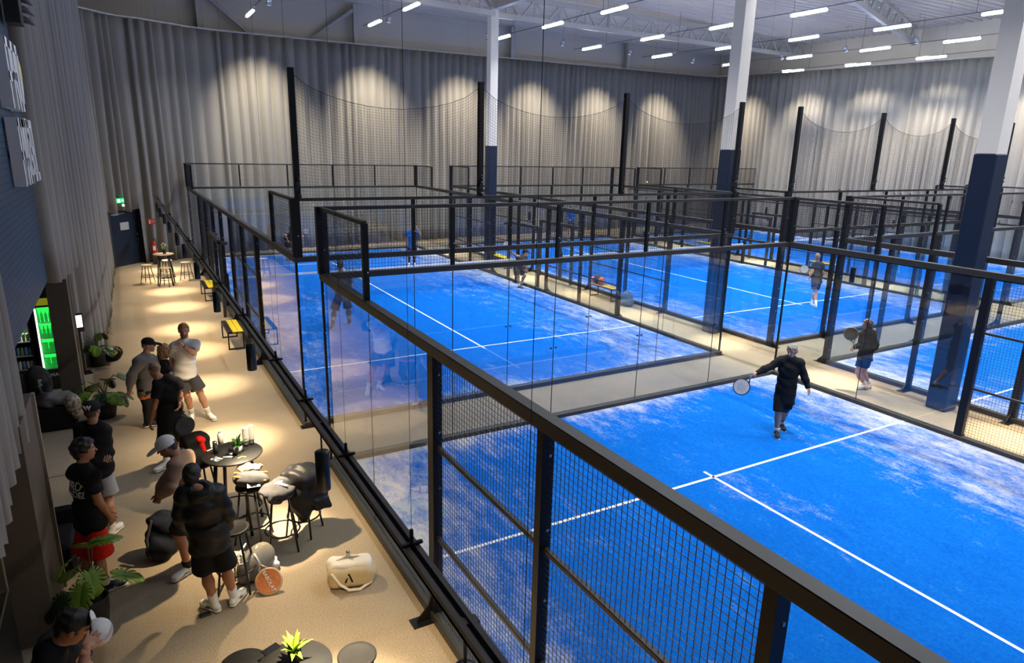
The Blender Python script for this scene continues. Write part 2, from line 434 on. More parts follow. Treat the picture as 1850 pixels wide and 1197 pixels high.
# ---------------------------------------------------------------- courts
_wm = {}
def wire_panel(w, h, sag=0):
    key = (round(w, 2), round(h, 2))
    if key in _wm: return _wm[key]
    mb = MB(); nx = int(w / 0.05); nz = int(h / 0.05)
    for i in range(1, nx):
        x = w * i / nx; mb.bar((x, 0, 0), (x, 0, h), 0.0036, ends=False)
    for j in range(1, nz):
        z = h * j / nz; mb.bar((0, 0.004, z), (w, 0.004, z), 0.0036, ends=False)
    me = mb.mesh('wire_mesh'); me.materials.append(M_WIRE); _wm[key] = me
    return me
def cage(x0, y0, label, y_min=-99, posts_end=False, wires=True, side_post=M_BLACK):
    """one padel enclosure: local x 0..10, y 0..20; everything outside the playing area"""
    t = empty('padel_cage', (x0, y0, 0), 0, label, 'court enclosure')
    lo = max(0.0, y_min - y0)
    o = 0.06
    # base kerb
    mb = MB()
    for x in (-0.13, 10.0): mb.bbox(x, lo, 0, x + 0.13, 20, 0.10, 0.008)
    for y in ([20.0] + ([-0.13] if lo == 0 else [])): mb.bbox(-0.13, y, 0, 10.13, y + 0.13, 0.10, 0.008)
    mb.build('kerb', M_RAIL, t)
    def post(x, y, z0, z1, wx, wy, nm='post', foot=0, m=M_BLACK):
        b = MB().box(x - wx / 2, y - wy / 2, z0, x + wx / 2, y + wy / 2, z1)
        p = b.build(nm, m, t)
        if foot and z0 == 0:
            f = MB()
            sx = 1 if x > 5 else -1
            if foot == 1:   # outward along x
                M = Matrix.Translation((x + sx * wx / 2, y - 0.01, 0)) @ Matrix.Diagonal((sx, 1, 1, 1))
                f.prism([(0, 0), (0.17, 0), (0.16, 0.05), (0.05, 0.16), (0.0, 0.30)], 0.02, M)
                f.box(x - 0.04, y - 0.08, 0, x + sx * 0.28, y + 0.08, 0.012) if sx > 0 else f.box(x + sx * 0.28, y - 0.08, 0, x + 0.04, y + 0.08, 0.012)
            else:
                sy = 1 if y > 5 else -1
                M = Matrix.Translation((x, y + sy * wy / 2, 0)) @ Matrix.Rotation(sy * PI / 2, 4, 'Z')
                f.prism([(0, 0), (0.17, 0), (0.16, 0.05), (0.05, 0.16), (0.0, 0.30)], 0.02, M)
                f.box(x - 0.08, min(y, y + sy * 0.28), 0, x + 0.08, max(y, y + sy * 0.28), 0.012)
            f.build('foot', m, p)
        bz = MB()
        for k in range(int((z1 - z0) / 0.6) + 1):
            zz = z0 + 0.35 + k * 0.6
            if zz < z1 - 0.1 and z1 - z0 > 0.5:
                sy2 = y - wy / 2; bz.box(x + 0.01, sy2 - 0.004, zz - 0.009, x + 0.026, sy2, zz + 0.009)
        if bz.v: bz.build('bolt', M_STEEL, p)
        return p
    # top rails at 3 m and the 3..4 m screen
    for x in (-o, 10 + o):
        mb = MB().bbox(x - 0.055, lo, 2.94, x + 0.055, 20.06, 3.05, 0.006); mb.build('top_rail', M_RAIL, t)
    ends = [20 + o] + ([-o] if lo == 0 else [])
    for y in ends:
        MB().bbox(-0.115, y - 0.05, 2.95, 10.115, y + 0.05, 3.04, 0.006).build('top_rail', M_RAIL, t)
        MB().box(-0.09, y - 0.03, 3.95, 10.09, y + 0.03, 4.0).build('upper_rail', M_RAIL, t)
        for k in range(1, 5): post(k * 2.0, y, 3.04, 3.95, 0.06, 0.05, 'upper_post')
        if wires:
            for k in range(5): link('mesh_panel', wire_panel(1.96, 0.92), None, t, (k * 2 + 0.02, y, 3.04))
        sgn = 1 if y > 5 else -1
        for x in (-o, 10 + o):
            post(x, y, 3.04 if not posts_end else 0, 4.0, 0.15, 0.11, 'corner_post', foot=2 if posts_end else 0)
            if not posts_end:
                post(x + (0.03 if x > 5 else -0.03), y, 0, 2.95, 0.035, 0.035, 'corner_strut')
                MB().box(x - 0.12, y - 0.09, 0, x + 0.12, y + 0.05, 0.015).build('foot_plate', M_BLACK, t)
            ya, yb = (y - sgn * 2.0, y)
            MB().bbox(x - 0.035, min(ya, yb), 3.95, x + 0.035, max(ya, yb), 4.0, 0.004).build('upper_rail', M_RAIL, t)
            post(x, ya, 3.04, 3.97, 0.07, 0.06, 'upper_post')
            if wires:
                link('mesh_panel', wire_panel(1.92, 0.92), None, t, (x, min(ya, yb) + 0.04, 3.04), (0, 0, PI / 2))
    # posts on the end walls (older courts) and glass
    for y in ends:
        for k in range(1, 5):
            if posts_end: post(k * 2.0, y + (0.05 if y > 5 else -0.05), 0, 2.95, 0.09, 0.10, 'post', foot=2, m=side_post)
        for k in range(5):
            g = MB().box(k * 2 + 0.008, y - 0.006, 0.10, k * 2 + 1.992, y + 0.006, 2.95)
            g.build('glass_panel', M_GLASS, t)
        if not posts_end:
            for k in range(1, 5):
                for e in (-0.05, 0.05): MB().box(k * 2 + e - 0.012, y - 0.02, 1.388, k * 2 + e + 0.012, y + 0.02, 1.412).build('glass_clamp', M_BLACK, t)
                MB().box(k * 2 - 0.006, y - 0.004, 0.10, k * 2 + 0.006, y + 0.004, 2.95).build('glass_joint', M_BLACK, t)
    # side walls
    for x in (-o, 10 + o):
        for (a, b) in ((0, 2), (2, 4), (16, 18), (18, 20)):
            if a < lo: continue
            MB().box(x - 0.006, a + 0.008, 0.10, x + 0.006, b - 0.008, 2.95).build('glass_panel', M_GLASS, t)
        for y in (2, 18):
            if y < lo: continue
            if posts_end: post(x + (0.05 if x > 5 else -0.05), y, 0, 2.95, 0.10, 0.09, 'post', foot=1, m=side_post)
            else: MB().box(x - 0.004, y - 0.006, 0.1, x + 0.004, y + 0.006, 2.95).build('glass_joint', M_BLACK, t)
        for y in range(4, 17, 2):
            if y < lo: continue
            post(x, y, 0, 2.95, 0.10, 0.13 if y in (4, 16) else 0.08, 'post', foot=1 if y in (4, 8, 12, 16) else 0, m=M_BLACK)
        for y in range(4, 16, 2):
            if y + 2 <= lo: continue
            gate = y in (8, 10)
            a = y + 0.05; b = y + 1.95
            if not gate:
                for z in (1.0, 2.0): MB().bbox(x - 0.02, a, z - 0.02, x + 0.02, b, z + 0.02, 0.004).build('mid_rail', M_RAIL, t)
                if wires: link('mesh_panel', wire_panel(1.9, 2.85), None, t, (x, a, 0.10), (0, 0, PI / 2))
            elif y == 8:
                sx = 0.22 if x > 5 else -0.22
                f = MB()
                for yy in (y + 0.9, y + 3.1):
                    f.box(x + sx - 0.04, yy - 0.05, 0, x + sx + 0.04, yy + 0.05, 2.16)
                    f.box(min(x, x + sx), yy - 0.04, 2.08, max(x, x + sx), yy + 0.04, 2.16)
                f.box(x + sx - 0.06, y + 0.85, 2.12, x + sx + 0.06, y + 3.15, 2.22)
                f.build('gate_frame', M_RAIL, t)
    # lines
    return t
def turf(x0, y0, y_min=-99):
    lo = max(0.0, y_min - y0)
    o = structure('court_turf', MB().box(0, lo, 0.0, 10, 20, 0.022), M_TURF, loc=(x0, y0, 0))
    mb = MB(); z0, z1 = 0.0222, 0.0235
    for (a, b, c, d) in ((0, 3.025, 10, 3.075), (0, 16.925, 10, 16.975), (4.975, 2.85, 5.025, 17.15)):
        b2 = max(b, lo)
        if b2 < d: mb.box(a, b2, z0, c, d, z1)
    l = mb.build('court_lines', M_WHITE, o)
    return o
def net(x0, y, label):
    t = empty('tennis_net', (x0, y, 0.022), 0, label, 'net', 'nets across the courts')
    mb = MB(); nx = 222; nz = 19
    for i in range(nx + 1):
        x = 10 * i / nx; mb.bar((x, 0, 0.03), (x, 0, 0.86), 0.0035, ends=False)
    for j in range(nz):
        z = 0.03 + 0.83 * j / (nz - 1); mb.bar((0, 0, z), (10, 0, z), 0.0035, ends=False)
    mb.build('netting', M_WIRE, t)
    MB().box(0, -0.012, 0.86, 10, 0.012, 0.92).build('top_band', M_WHITE, t)
    for x in (-0.02, 10.02):
        MB().bbox(x - 0.05, -0.05, 0, x + 0.05, 0.05, 1.05, 0.01).box(x - 0.09, -0.12, 0, x + 0.09, 0.12, 0.03).build('net_post', M_BLACK, t)
    return t
def safety_net(x0, y, label):
    t = empty('safety_net', (x0, y, 4.0), 0, label, 'net', 'tall safety nets on the end walls')
    W = 10.0 / 3
    for k in range(4):
        p = MB().box(k * W - 0.045, -0.045, 0.0, k * W + 0.045, 0.045, 2.0)
        p.build('pole', M_BLACK, t)
        g = MB(); rr = random.Random(k + int(x0))
        for i in range(9):
            a = i * 0.9
            g.add(*ball((k * W + 0.02 * math.cos(a), 0.03 * math.sin(a) - 0.03, 0.03 + 0.05 * i * (0.7 + 0.3 * rr.random())), 0.045 - 0.002 * i, 6))
        g.build('gathered_net', M_WIRE, t)
    for k in range(3):
        mb = MB(); nx = 66; nz = 34
        def top(s): return 1.92 - 0.46 * (1 - (2 * s - 1) ** 2) ** 0.75
        for i in range(nx + 1):
            s = i / nx; x = (k + s) * W
            wob = 0.02 * math.sin(i * 1.3)
            mb.bar((x, wob, 0), (x, wob * 0.5, top(s)), 0.0032, ends=False)
        for j in range(nz + 1):
            for i in range(0, nx, 6):
                s0 = i / nx; s1 = min(1, (i + 6) / nx)
                mb.bar(((k + s0) * W, 0, top(s0) * j / nz), ((k + s1) * W, 0, top(s1) * j / nz), 0.0032 if j < nz else 0.008, ends=False)
        mb.build('netting', M_WIRE, t)
    return t
def ball(c, r, n=8):
    vs = []; fs = []
    for i in range(n + 1):
        a = PI * i / n
        for j in range(n):
            b = 2 * PI * j / n
            vs.append((c[0] + r * math.sin(a) * math.cos(b), c[1] + r * math.sin(a) * math.sin(b), c[2] + r * math.cos(a)))
    for i in range(n):
        for j in range(n): fs.append((i * n + j, (i + 1) * n + j, (i + 1) * n + (j + 1) % n, i * n + (j + 1) % n))
    return vs, fs
YN = -12.5
for (x, y, lb, pe) in ((0, -20, 'nearest padel cage of clear glass and black wire mesh, in the foreground', False),
                       (0, G, 'padel cage with glass ends behind the foreground court, left of the middle', False),
                       (12, G, 'padel cage behind the middle gap, with posts along its glass end', True),
                       (12, -20, 'padel cage at the right edge where the long-haired player runs past', True),
                       (24, G, 'padel cage farthest right, in front of the right curtain', True),
                       (24, -20, 'padel cage at the far right edge beyond the big column', True)):
    cage(x, y, lb, y_min=YN, posts_end=pe)
    turf(x, y, y_min=YN)
for (x, lb) in ((0, 'long net across the left back court'), (12, 'long net across the middle back court'), (24, 'long net across the far right back court')):
    net(x, G + 10, lb)
safety_net(0.0, G - 0.06, 'tall sagging black net on four poles above the left back court')
safety_net(12.0, G - 0.06, 'tall sagging black net on four poles above the right-hand courts')
# ---------------------------------------------------------------- curtains
M_CURTAIN = mat('grey_woven_curtain', (0.245, 0.234, 0.218), 0.9, noise=(90, 0.14), bump=(160, 0.25), spec=0.15, sheen=0.2)
def smooth_path(pts, step=0.035):
    """Catmull-Rom through pts -> points, normals, arclength"""
    P = [Vector((p[0], p[1], 0)) for p in pts]; P = [P[0] * 2 - P[1]] + P + [P[-1] * 2 - P[-2]]
    out = []
    for i in range(1, len(P) - 2):
        n = max(2, int((P[i + 1] - P[i]).length / step))
        for k in range(n):
            t = k / n
            a, b, c, d = P[i - 1], P[i], P[i + 1], P[i + 2]
            out.append(0.5 * ((2 * b) + (c - a) * t + (2 * a - 5 * b + 4 * c - d) * t * t + (3 * b - a - 3 * c + d) * t ** 3))
    out.append(P[-2].copy())
    s = [0.0]
    for a, b in zip(out[:-1], out[1:]): s.append(s[-1] + (b - a).length)
    nr = []
    for i in range(len(out)):
        d = out[min(i + 1, len(out) - 1)] - out[max(i - 1, 0)]
        nr.append(Vector((d.y, -d.x, 0)).normalized())
    return out, nr, s
def curtain(name, pts, zb, zt, label, period=0.46, amp=0.15, seed=1, rows=14, side=1):
    """zb, zt: functions of (arclength, point)"""
    rr = random.Random(seed)
    P, N, S = smooth_path(pts)
    L = S[-1]
    # irregular fold centres
    cen = []; s = 0
    while s < L + 1:
        wdt = period * (0.6 + 0.8 * rr.random()); cen.append((s, wdt, 0.55 + 0.75 * rr.random(), (rr.random() - 0.5) * 0.25)); s += wdt
    vs = []; fs = []; idx = 0
    ph = []; am = []; sh = []
    for x in S:
        while idx + 1 < len(cen) and cen[idx + 1][0] <= x: idx += 1
        c = cen[idx]; ph.append(2 * PI * (x - c[0]) / c[1]); am.append(c[2]); sh.append(c[3])
    n = len(P)
    for k in range(rows + 1):
        t = k / rows
        for i in range(n):
            z0 = zb(S[i], P[i]); z1 = zt(S[i], P[i]); z = z0 + (z1 - z0) * t
            a = amp * (1.0 - 0.45 * t) * am[i]
            f = 0.5 - 0.5 * math.cos(ph[i] + 0.25 * math.sin(z * 0.9 + sh[i] * 20))
            f = f ** 0.55
            extra = 0.02 * math.sin(S[i] * 1.7 + z * 0.35 + seed)
            p = P[i] + N[i] * side * (a * 2 * (f - 0.5) + extra)
            vs.append((p.x, p.y, z))
    for k in range(rows):
        for i in range(n - 1): fs.append((k * n + i, k * n + i + 1, (k + 1) * n + i + 1, (k + 1) * n + i))
    mb = MB(); mb.add(vs, fs, 0, True)
    t = empty(name, (P[0].x, P[0].y, 0), 0, label, 'curtain')
    o = mb.build('drape', M_CURTAIN, t, loc=(-P[0].x, -P[0].y, 0))
    sm = o.modifiers.new('cloth_thickness', 'SOLIDIFY'); sm.thickness = 0.006
    tr = MB()
    for i in range(0, n - 1, 12):
        j = min(i + 12, n - 1)
        tr.bar((P[i].x, P[i].y, zt(S[i], P[i]) + 0.05), (P[j].x, P[j].y, zt(S[j], P[j]) + 0.05), 0.05)
    tr.build('curtain_track', mat('curtain_track_white', (0.6, 0.6, 0.6), 0.5), t, loc=(-P[0].x, -P[0].y, 0))
    return t
def back_top(s, p): return 9.28 + 0.62 * max(0, min(1, (p.x + 3.2) / 37.2))
def back_bot(s, p):
    return 2.16 + 0.06 * math.sin(s * 8) if (p.x < -1.98) else 0.015
curtain('back_curtain', [(-3.2, 20.25), (-2.62, 20.95), (-2.0, 21.55), (-1.2, 21.8), (0.0, 22.5), (1.6, 23.2), (8, 24.0), (16, 24.75), (24, 25.4), (30, 25.9), (33.2, 26.1), (33.85, 25.3), (33.9, 18), (33.95, 8), (34.0, -12)],
        back_bot, lambda s, p: back_top(s, p) if p.x < 33.3 or p.y > 25 else 9.9 - 0.02 * (26 - p.y),
        'very long pale grey pleated curtain along the back and right walls', seed=3)
curtain('side_curtain', [(-3.75, 6.9), (-3.5, 7.2), (-3.34, 7.9), (-3.26, 10), (-3.18, 14), (-3.14, 18), (-3.12, 20.35)], lambda s, p: 0.012, lambda s, p: 11.2,
        'dark grey floor-length curtain on the left side beyond the first potted plant', period=0.30, amp=0.08, seed=5)
curtain('side_curtain', [(-3.64, 2.50), (-3.48, 2.7), (-3.42, 3.4), (-3.42, 4.6), (-3.42, 6.0), (-3.46, 7.4)], lambda s, p: 2.72 - 0.05 * s, lambda s, p: 11.2,
        'grey curtain hanging beside the wall sign, its hem above the first wooden pillar', period=0.42, amp=0.09, seed=9)
curtain('side_curtain', [(-3.72, -1.64), (-3.62, -2.0), (-3.60, -3.0), (-3.60, -5.0), (-3.60, -8.6)], lambda s, p: 2.04 + 0.02 * math.sin(s * 7), lambda s, p: 11.2,
        'nearest grey curtain with deep folds at the left edge of the picture', period=0.36, amp=0.10, seed=12)

# curtain floodlights under the roof: pairs of projector heads
M_LAMPGLASS = mat('lamp_lens', (1, 1, 1), 0.3, emit=((1.0, 0.9, 0.72), 6))
M_GALV = mat('galvanised_steel', (0.5, 0.53, 0.58), 0.35, 0.7)
def floodlight(x, y, tx, ty, tz, label, watts=None, z=10.3, deg=68):
    t = empty('floodlight', (x, y, z), 0, label, 'floodlight', 'curtain floodlights under the roof')
    MB().bar((0, 0, 0.0), (0, 0, 11.34 - z), 0.03).box(-0.04, -0.26, 11.335 - z, 0.04, 0.26, 11.352 - z).build('drop_rod', M_TRUSS, t)
    h = MB(); d = (Vector((tx, ty, tz)) - Vector((x, y, z))).normalized()
    h.tube([Vector((0, 0, 0)) - d * 0.12, d * 0.0, d * 0.16], [0.07, 0.11, 0.12], 12)
    h.build('lamp_head', M_GALV, t)
    c = MB().tube([d * 0.162, d * 0.17], [0.10, 0.10], 12); c.build('lens', M_LAMPGLASS, t)
    spot_light('flood_light', Vector((x, y, z)) + d * 0.2, (tx, ty, tz), watts or WASH_W, (1.0, 0.87, 0.66), deg, 1.0, 0.1, parent=t)
for i, (x, y) in enumerate(((3.4, 23.35), (8.6, 24.05), (13.8, 24.55), (18.4, 24.95), (23.2, 25.35), (28.4, 25.8))):
    floodlight(x, y - 3.0, x, y, 5.0, 'small floodlight %s of the back curtain' % ['at the left end', 'second from the left', 'third from the left', 'fourth from the left', 'fifth from the left', 'nearest the corner'][i])
for i, y in enumerate((23.0, 18.5, 14.5, 10.8, 6.5)):
    floodlight(31.0, y, 33.9, y, 5.0, 'small floodlight %s of the right curtain' % ['nearest the corner', 'second from the corner', 'third from the corner', 'fourth from the corner', 'at the near end'][i])

# ---------------------------------------------------------------- pendant spots on suspended tracks
M_TRACK = mat('track_black', (0.07, 0.06, 0.052), 0.4)
def track(x, y0, y1, z, label, wires_at):
    t = empty('light_track', (x, y0, z), 0, label, 'light track')
    L = y1 - y0
    MB().box(-0.042, 0, -0.025, -0.014, L, 0.025).box(0.014, 0, -0.025, 0.042, L, 0.025).box(-0.042, 0, -0.025, 0.042, L, -0.005).build('rail', M_TRACK, t)
    for y in wires_at:
        MB().bar((0, y - y0, 0.03), (0, y - y0, 11.35 - z), 0.0018).bar((0, y - y0, 0.0), (0, y - y0, 0.12), 0.016).bar((-0.06, y - y0, 0.035), (0.06, y - y0, 0.035), 0.02, 0.015).build('suspension_wire', M_BLACK, t)
    return t
def pendant(x, y, z, label, group, watts=None, tx=0, ty=0):
    t = empty('pendant_spotlight', (x, y, z), 0, label, 'spotlight', group)
    MB().lathe([(0.0, 0.16), (0.05, 0.16), (0.055, 0.155), (0.055, -0.16), (0.05, -0.165), (0.045, -0.15), (0.0, -0.12)], 20).build('housing', mat('spot_housing', (0.006, 0.008, 0.013), 0.3), t)
    MB().bar((0, 0, 0.16), (0, 0, 0.40), 0.012).bar((-0.02, 0, 0.39), (0.06, 0, 0.39), 0.05, 0.03).build('stem', M_TRACK, t)
    MB().lathe([(0.0, -0.14), (0.04, -0.145)], 16).build('lamp_lens', M_LAMPGLASS, t)
    spot_light('spot_beam', (x, y, z - 0.17), (x + tx, y + ty, 0), (watts or POOL_W) * 0.38, (1.0, 0.78, 0.48), 106, 1.0, 0.03, parent=t)
    spot_light('spot_core', (x, y, z - 0.172), (x + tx, y + ty, 0), (watts or POOL_W) * 0.95, (1.0, 0.80, 0.53), 48, 1.0, 0.02, parent=t)
track(-1.37, -9.0, 20.8, 2.80, 'black light track hung on wires over the carpet lounge', [-7.9, -6.75, -5.55, -4.4, -3.19, -1.2, 1.0, 3.4, 6, 9, 12, 15, 18])
PY = [-7.4, -4.86, -1.58, 1.66, 4.7, 7.5, 9.75, 12.6, 15.1, 17.4, 19.5]
for i, y in enumerate(PY):
    pendant(-1.37, y, 2.41, 'black cylinder spotlight %s' % ('hanging over the nearest edge of the carpet', 'hanging right of the black jacket, the largest in view', 'hanging beyond the glass corner, above the second bench', 'hanging left of the near yellow bench',
            'hanging just past the near yellow bench', 'hanging by the far yellow bench', 'hanging past the far yellow bench', 'hanging short of the far tall table', 'hanging over the far tall table', 'hanging past the far tall table', 'at the far end of the lounge track')[i], 'pendant spotlights over the carpet', watts=POOL_W * (1.5 if i in (1, 2) else 1.3 if i == 3 else 0.9))
track(11.0, -9.0, 21.5, 2.80, 'black light track over the aisle between the left and middle courts', [-6, -2, 2, 6, 10, 14, 18])
for i, y in enumerate((-8.2, -4.4, -0.9, 2.6, 5.9, 9.2, 12.6, 16.0, 19.4)):
    pendant(11.0, y, 2.41, 'black cylinder spotlight over the middle aisle, %s from the camera' % ['nearest', 'second', 'third', 'fourth', 'fifth', 'sixth', 'seventh', 'eighth', 'farthest'][i], 'pendant spotlights over the middle aisle', watts=POOL_W * 0.8)
track(23.0, -9.0, 21.5, 2.80, 'black light track over the aisle between the middle and far right courts', [-4, 2, 8, 14, 20])
for i, y in enumerate((-6.4, -0.4, 5.6, 11.6, 17.6)):
    pendant(23.0, y, 2.41, 'black cylinder spotlight over the far right aisle, %s from the camera' % ['nearest', 'second', 'third', 'fourth', 'farthest'][i], 'pendant spotlights over the far right aisle', watts=POOL_W * 1.0)
# ---------------------------------------------------------------- soft shapes: distance fields -> one continuous mesh
def _a(v): return np.array(v, dtype=np.float32)
class Soft:
    def __init__(s): s.p = []
    def cone(s, a, b, ra, rb, k=0.03, flat=None, fdir=None, cut=False, sub=False, nz=0):
        """tapered limb a->b; cut=True gives flat ends; flat<1 squashes it along fdir"""
        s.p.append(('c', _a(a), _a(b), ra, rb, k, flat, None if fdir is None else _a(fdir), cut, sub)); return s
    def ell(s, c, r, M=None, k=0.03, sub=False):
        s.p.append(('e', _a(c), _a(r), None if M is None else np.array(M, dtype=np.float32), k, sub)); return s
    def box(s, c, r, M=None, rnd=0.02, k=0.01, sub=False):
        s.p.append(('b', _a(c), _a(r), None if M is None else np.array(M, dtype=np.float32), rnd, k, sub)); return s
    def bounds(s, p):
        if p[0] == 'c':
            m = max(p[3], p[4]); return np.minimum(p[1], p[2]) - m, np.maximum(p[1], p[2]) + m
        m = float(np.linalg.norm(p[2])) if p[3] is not None else p[2]
        if p[0] == 'b': m = m + p[4]
        return p[1] - m, p[1] + m
    def field(s, h, noise=None, pad=None):
        add = [p for p in s.p if not p[-1]]
        B = [s.bounds(p) for p in add]
        lo = np.min([b[0] for b in B], axis=0) - 3 * h; hi = np.max([b[1] for b in B], axis=0) + 3 * h
        n = np.ceil((hi - lo) / h).astype(int) + 1
        D = np.full(n, 1.0, dtype=np.float32)
        ax = [lo[i] + h * np.arange(n[i], dtype=np.float32) for i in range(3)]
        for p in s.p:
            b0, b1 = s.bounds(p)
            k = p[5] if p[0] == 'c' else (p[4] if p[0] == 'e' else p[5])
            mg = k + 4 * h
            i0 = np.clip(np.floor((b0 - mg - lo) / h).astype(int), 0, n); i1 = np.clip(np.ceil((b1 + mg - lo) / h).astype(int) + 1, 0, n)
            if np.any(i1 <= i0): continue
            X, Y, Z = np.meshgrid(ax[0][i0[0]:i1[0]], ax[1][i0[1]:i1[1]], ax[2][i0[2]:i1[2]], indexing='ij')
            if p[0] == 'c':
                a, b, ra, rb = p[1], p[2], p[3], p[4]; d = b - a; L2 = float(d @ d) + 1e-9; L = L2 ** 0.5
                qx, qy, qz = X - a[0], Y - a[1], Z - a[2]
                t = (qx * d[0] + qy * d[1] + qz * d[2]) / L2
                tc = np.clip(t, 0, 1)
                tt = t if p[8] else tc
                rx, ry, rz = qx - d[0] * tt, qy - d[1] * tt, qz - d[2] * tt
                if p[6] is not None:
                    f = p[7]; g = (rx * f[0] + ry * f[1] + rz * f[2]) * (1 / p[6] - 1)
                    rx, ry, rz = rx + f[0] * g, ry + f[1] * g, rz + f[2] * g
                v = np.sqrt(rx * rx + ry * ry + rz * rz) - (ra + (rb - ra) * tc)
                if p[8]: v = np.maximum(v, np.maximum(-t, t - 1) * L)
            else:
                qx, qy, qz = X - p[1][0], Y - p[1][1], Z - p[1][2]
                if p[3] is not None:
                    M = p[3]   # columns are the shape's own axes
                    qx, qy, qz = (qx * M[0, 0] + qy * M[1, 0] + qz * M[2, 0], qx * M[0, 1] + qy * M[1, 1] + qz * M[2, 1], qx * M[0, 2] + qy * M[1, 2] + qz * M[2, 2])
                r = p[2]
                if p[0] == 'e':
                    k0 = np.sqrt((qx / r[0]) ** 2 + (qy / r[1]) ** 2 + (qz / r[2]) ** 2)
                    k1 = np.sqrt((qx / r[0] ** 2) ** 2 + (qy / r[1] ** 2) ** 2 + (qz / r[2] ** 2) ** 2) + 1e-9
                    v = k0 * (k0 - 1) / k1
                else:
                    ex, ey, ez = np.abs(qx) - r[0], np.abs(qy) - r[1], np.abs(qz) - r[2]
                    v = np.sqrt(np.maximum(ex, 0) ** 2 + np.maximum(ey, 0) ** 2 + np.maximum(ez, 0) ** 2) + np.minimum(np.maximum(ex, np.maximum(ey, ez)), 0) - p[4]
            sl = (slice(i0[0], i1[0]), slice(i0[1], i1[1]), slice(i0[2], i1[2]))
            A = D[sl]
            if p[-1]:
                v = -v; hh = np.maximum(k - np.abs(A - v), 0) / k; D[sl] = np.maximum(A, v) + hh * hh * k * 0.25
            else:
                hh = np.maximum(k - np.abs(A - v), 0) / k; D[sl] = np.minimum(A, v) - hh * hh * k * 0.25
        if noise:
            X, Y, Z = np.meshgrid(*ax, indexing='ij')
            amp, fr, seed = noise[:3]; st = noise[3] if len(noise) > 3 else (1, 1, 1)
            X, Y, Z = X * st[0], Y * st[1], Z * st[2]
            D += amp * (np.sin(X * fr + 2.1 * np.sin(Z * fr * 0.7 + seed) + seed) * np.sin(Y * fr * 1.1 + 1.7 * np.sin(X * fr * 0.6)) + 0.6 * np.sin(Z * fr * 1.6 + 1.5 * np.sin(Y * fr * 0.8 + seed) + X * fr * 0.9))
        D[0], D[-1] = 1, 1; D[:, 0], D[:, -1] = 1, 1; D[:, :, 0], D[:, :, -1] = 1, 1
        return D, lo
    def polys(s, h, noise=None):
        D, lo = s.field(h, noise)
        return surface_nets(D, lo, h)
def surface_nets(D, lo, h):
    ins = D < 0
    nx, ny, nz = D.shape
    cnt = np.zeros((nx - 1, ny - 1, nz - 1), dtype=np.int8)
    for dx in (0, 1):
        for dy in (0, 1):
            for dz in (0, 1): cnt += ins[dx:nx - 1 + dx, dy:ny - 1 + dy, dz:nz - 1 + dz]
    mix = (cnt > 0) & (cnt < 8)
    ci = np.argwhere(mix)
    idx = np.full(mix.shape, -1, dtype=np.int64); idx[mix] = np.arange(len(ci))
    P = np.zeros((len(ci), 3)); W = np.zeros(len(ci))
    c = [(0, 0, 0), (1, 0, 0), (0, 1, 0), (1, 1, 0), (0, 0, 1), (1, 0, 1), (0, 1, 1), (1, 1, 1)]
    for i in range(8):
        for a in range(3):
            if c[i][a] == 0:
                o = np.array(c[i]); o2 = o.copy(); o2[a] = 1
                v0 = D[ci[:, 0] + o[0], ci[:, 1] + o[1], ci[:, 2] + o[2]]; v1 = D[ci[:, 0] + o2[0], ci[:, 1] + o2[1], ci[:, 2] + o2[2]]
                m = (v0 < 0) != (v1 < 0)
                t = np.where(m, v0 / np.where(np.abs(v0 - v1) < 1e-9, 1, v0 - v1), 0)
                q = np.repeat(o[None, :].astype(float), len(ci), 0); q[:, a] += t
                P += q * m[:, None]; W += m
    V = (ci + P / W[:, None]) * h + lo
    F = []
    for a in range(3):
        b, d = (a + 1) % 3, (a + 2) % 3
        s0 = [slice(None)] * 3; s1 = [slice(None)] * 3; s0[a] = slice(0, -1); s1[a] = slice(1, None)
        e = ins[tuple(s0)] != ins[tuple(s1)]
        E = np.argwhere(e)
        E = E[(E[:, b] > 0) & (E[:, d] > 0) & (E[:, b] < D.shape[b] - 1) & (E[:, d] < D.shape[d] - 1)]
        if len(E) == 0: continue
        def at(db, dd):
            q = E.copy(); q[:, b] += db; q[:, d] += dd; return idx[q[:, 0], q[:, 1], q[:, 2]]
        quad = np.stack([at(-1, -1), at(0, -1), at(0, 0), at(-1, 0)], 1)
        fl = ins[E[:, 0], E[:, 1], E[:, 2]]
        quad[~fl] = quad[~fl][:, ::-1]
        F.append(quad)
    return V, np.concatenate(F)
def soft_mesh(name, parts, base):
    """parts: list of (V, F, material index array or int); all become ONE mesh, moved so that base is the origin"""
    vs = []; fs = []; mi = []; n = 0
    for V, F, m in parts:
        vs.append(V); fs.append(F + n); n += len(V)
        mi.append(np.full(len(F), m) if np.isscalar(m) else m)
    V = np.concatenate(vs) - np.array(base)[None, :]; F = np.concatenate(fs); MI = np.concatenate(mi).astype(np.int32)
    me = bpy.data.meshes.new(name)
    me.vertices.add(len(V)); me.vertices.foreach_set('co', V.astype(np.float32).ravel())
    me.loops.add(len(F) * 4); me.loops.foreach_set('vertex_index', F.astype(np.int32).ravel())
    me.polygons.add(len(F)); me.polygons.foreach_set('loop_start', (np.arange(len(F)) * 4).astype(np.int32))
    me.polygons.foreach_set('material_index', MI); me.polygons.foreach_set('use_smooth', np.ones(len(F), dtype=bool))
    me.update(calc_edges=True); me.validate()
    return me
def soft_obj(name, soft, h, mats, parent, base, noise=None, tint=None):
    V, F = soft.polys(h, noise)
    mi = 0
    if tint is not None: mi = tint(V[F].mean(1))
    return link(name, soft_mesh(name, [(V, F, mi)], base), mats, parent)
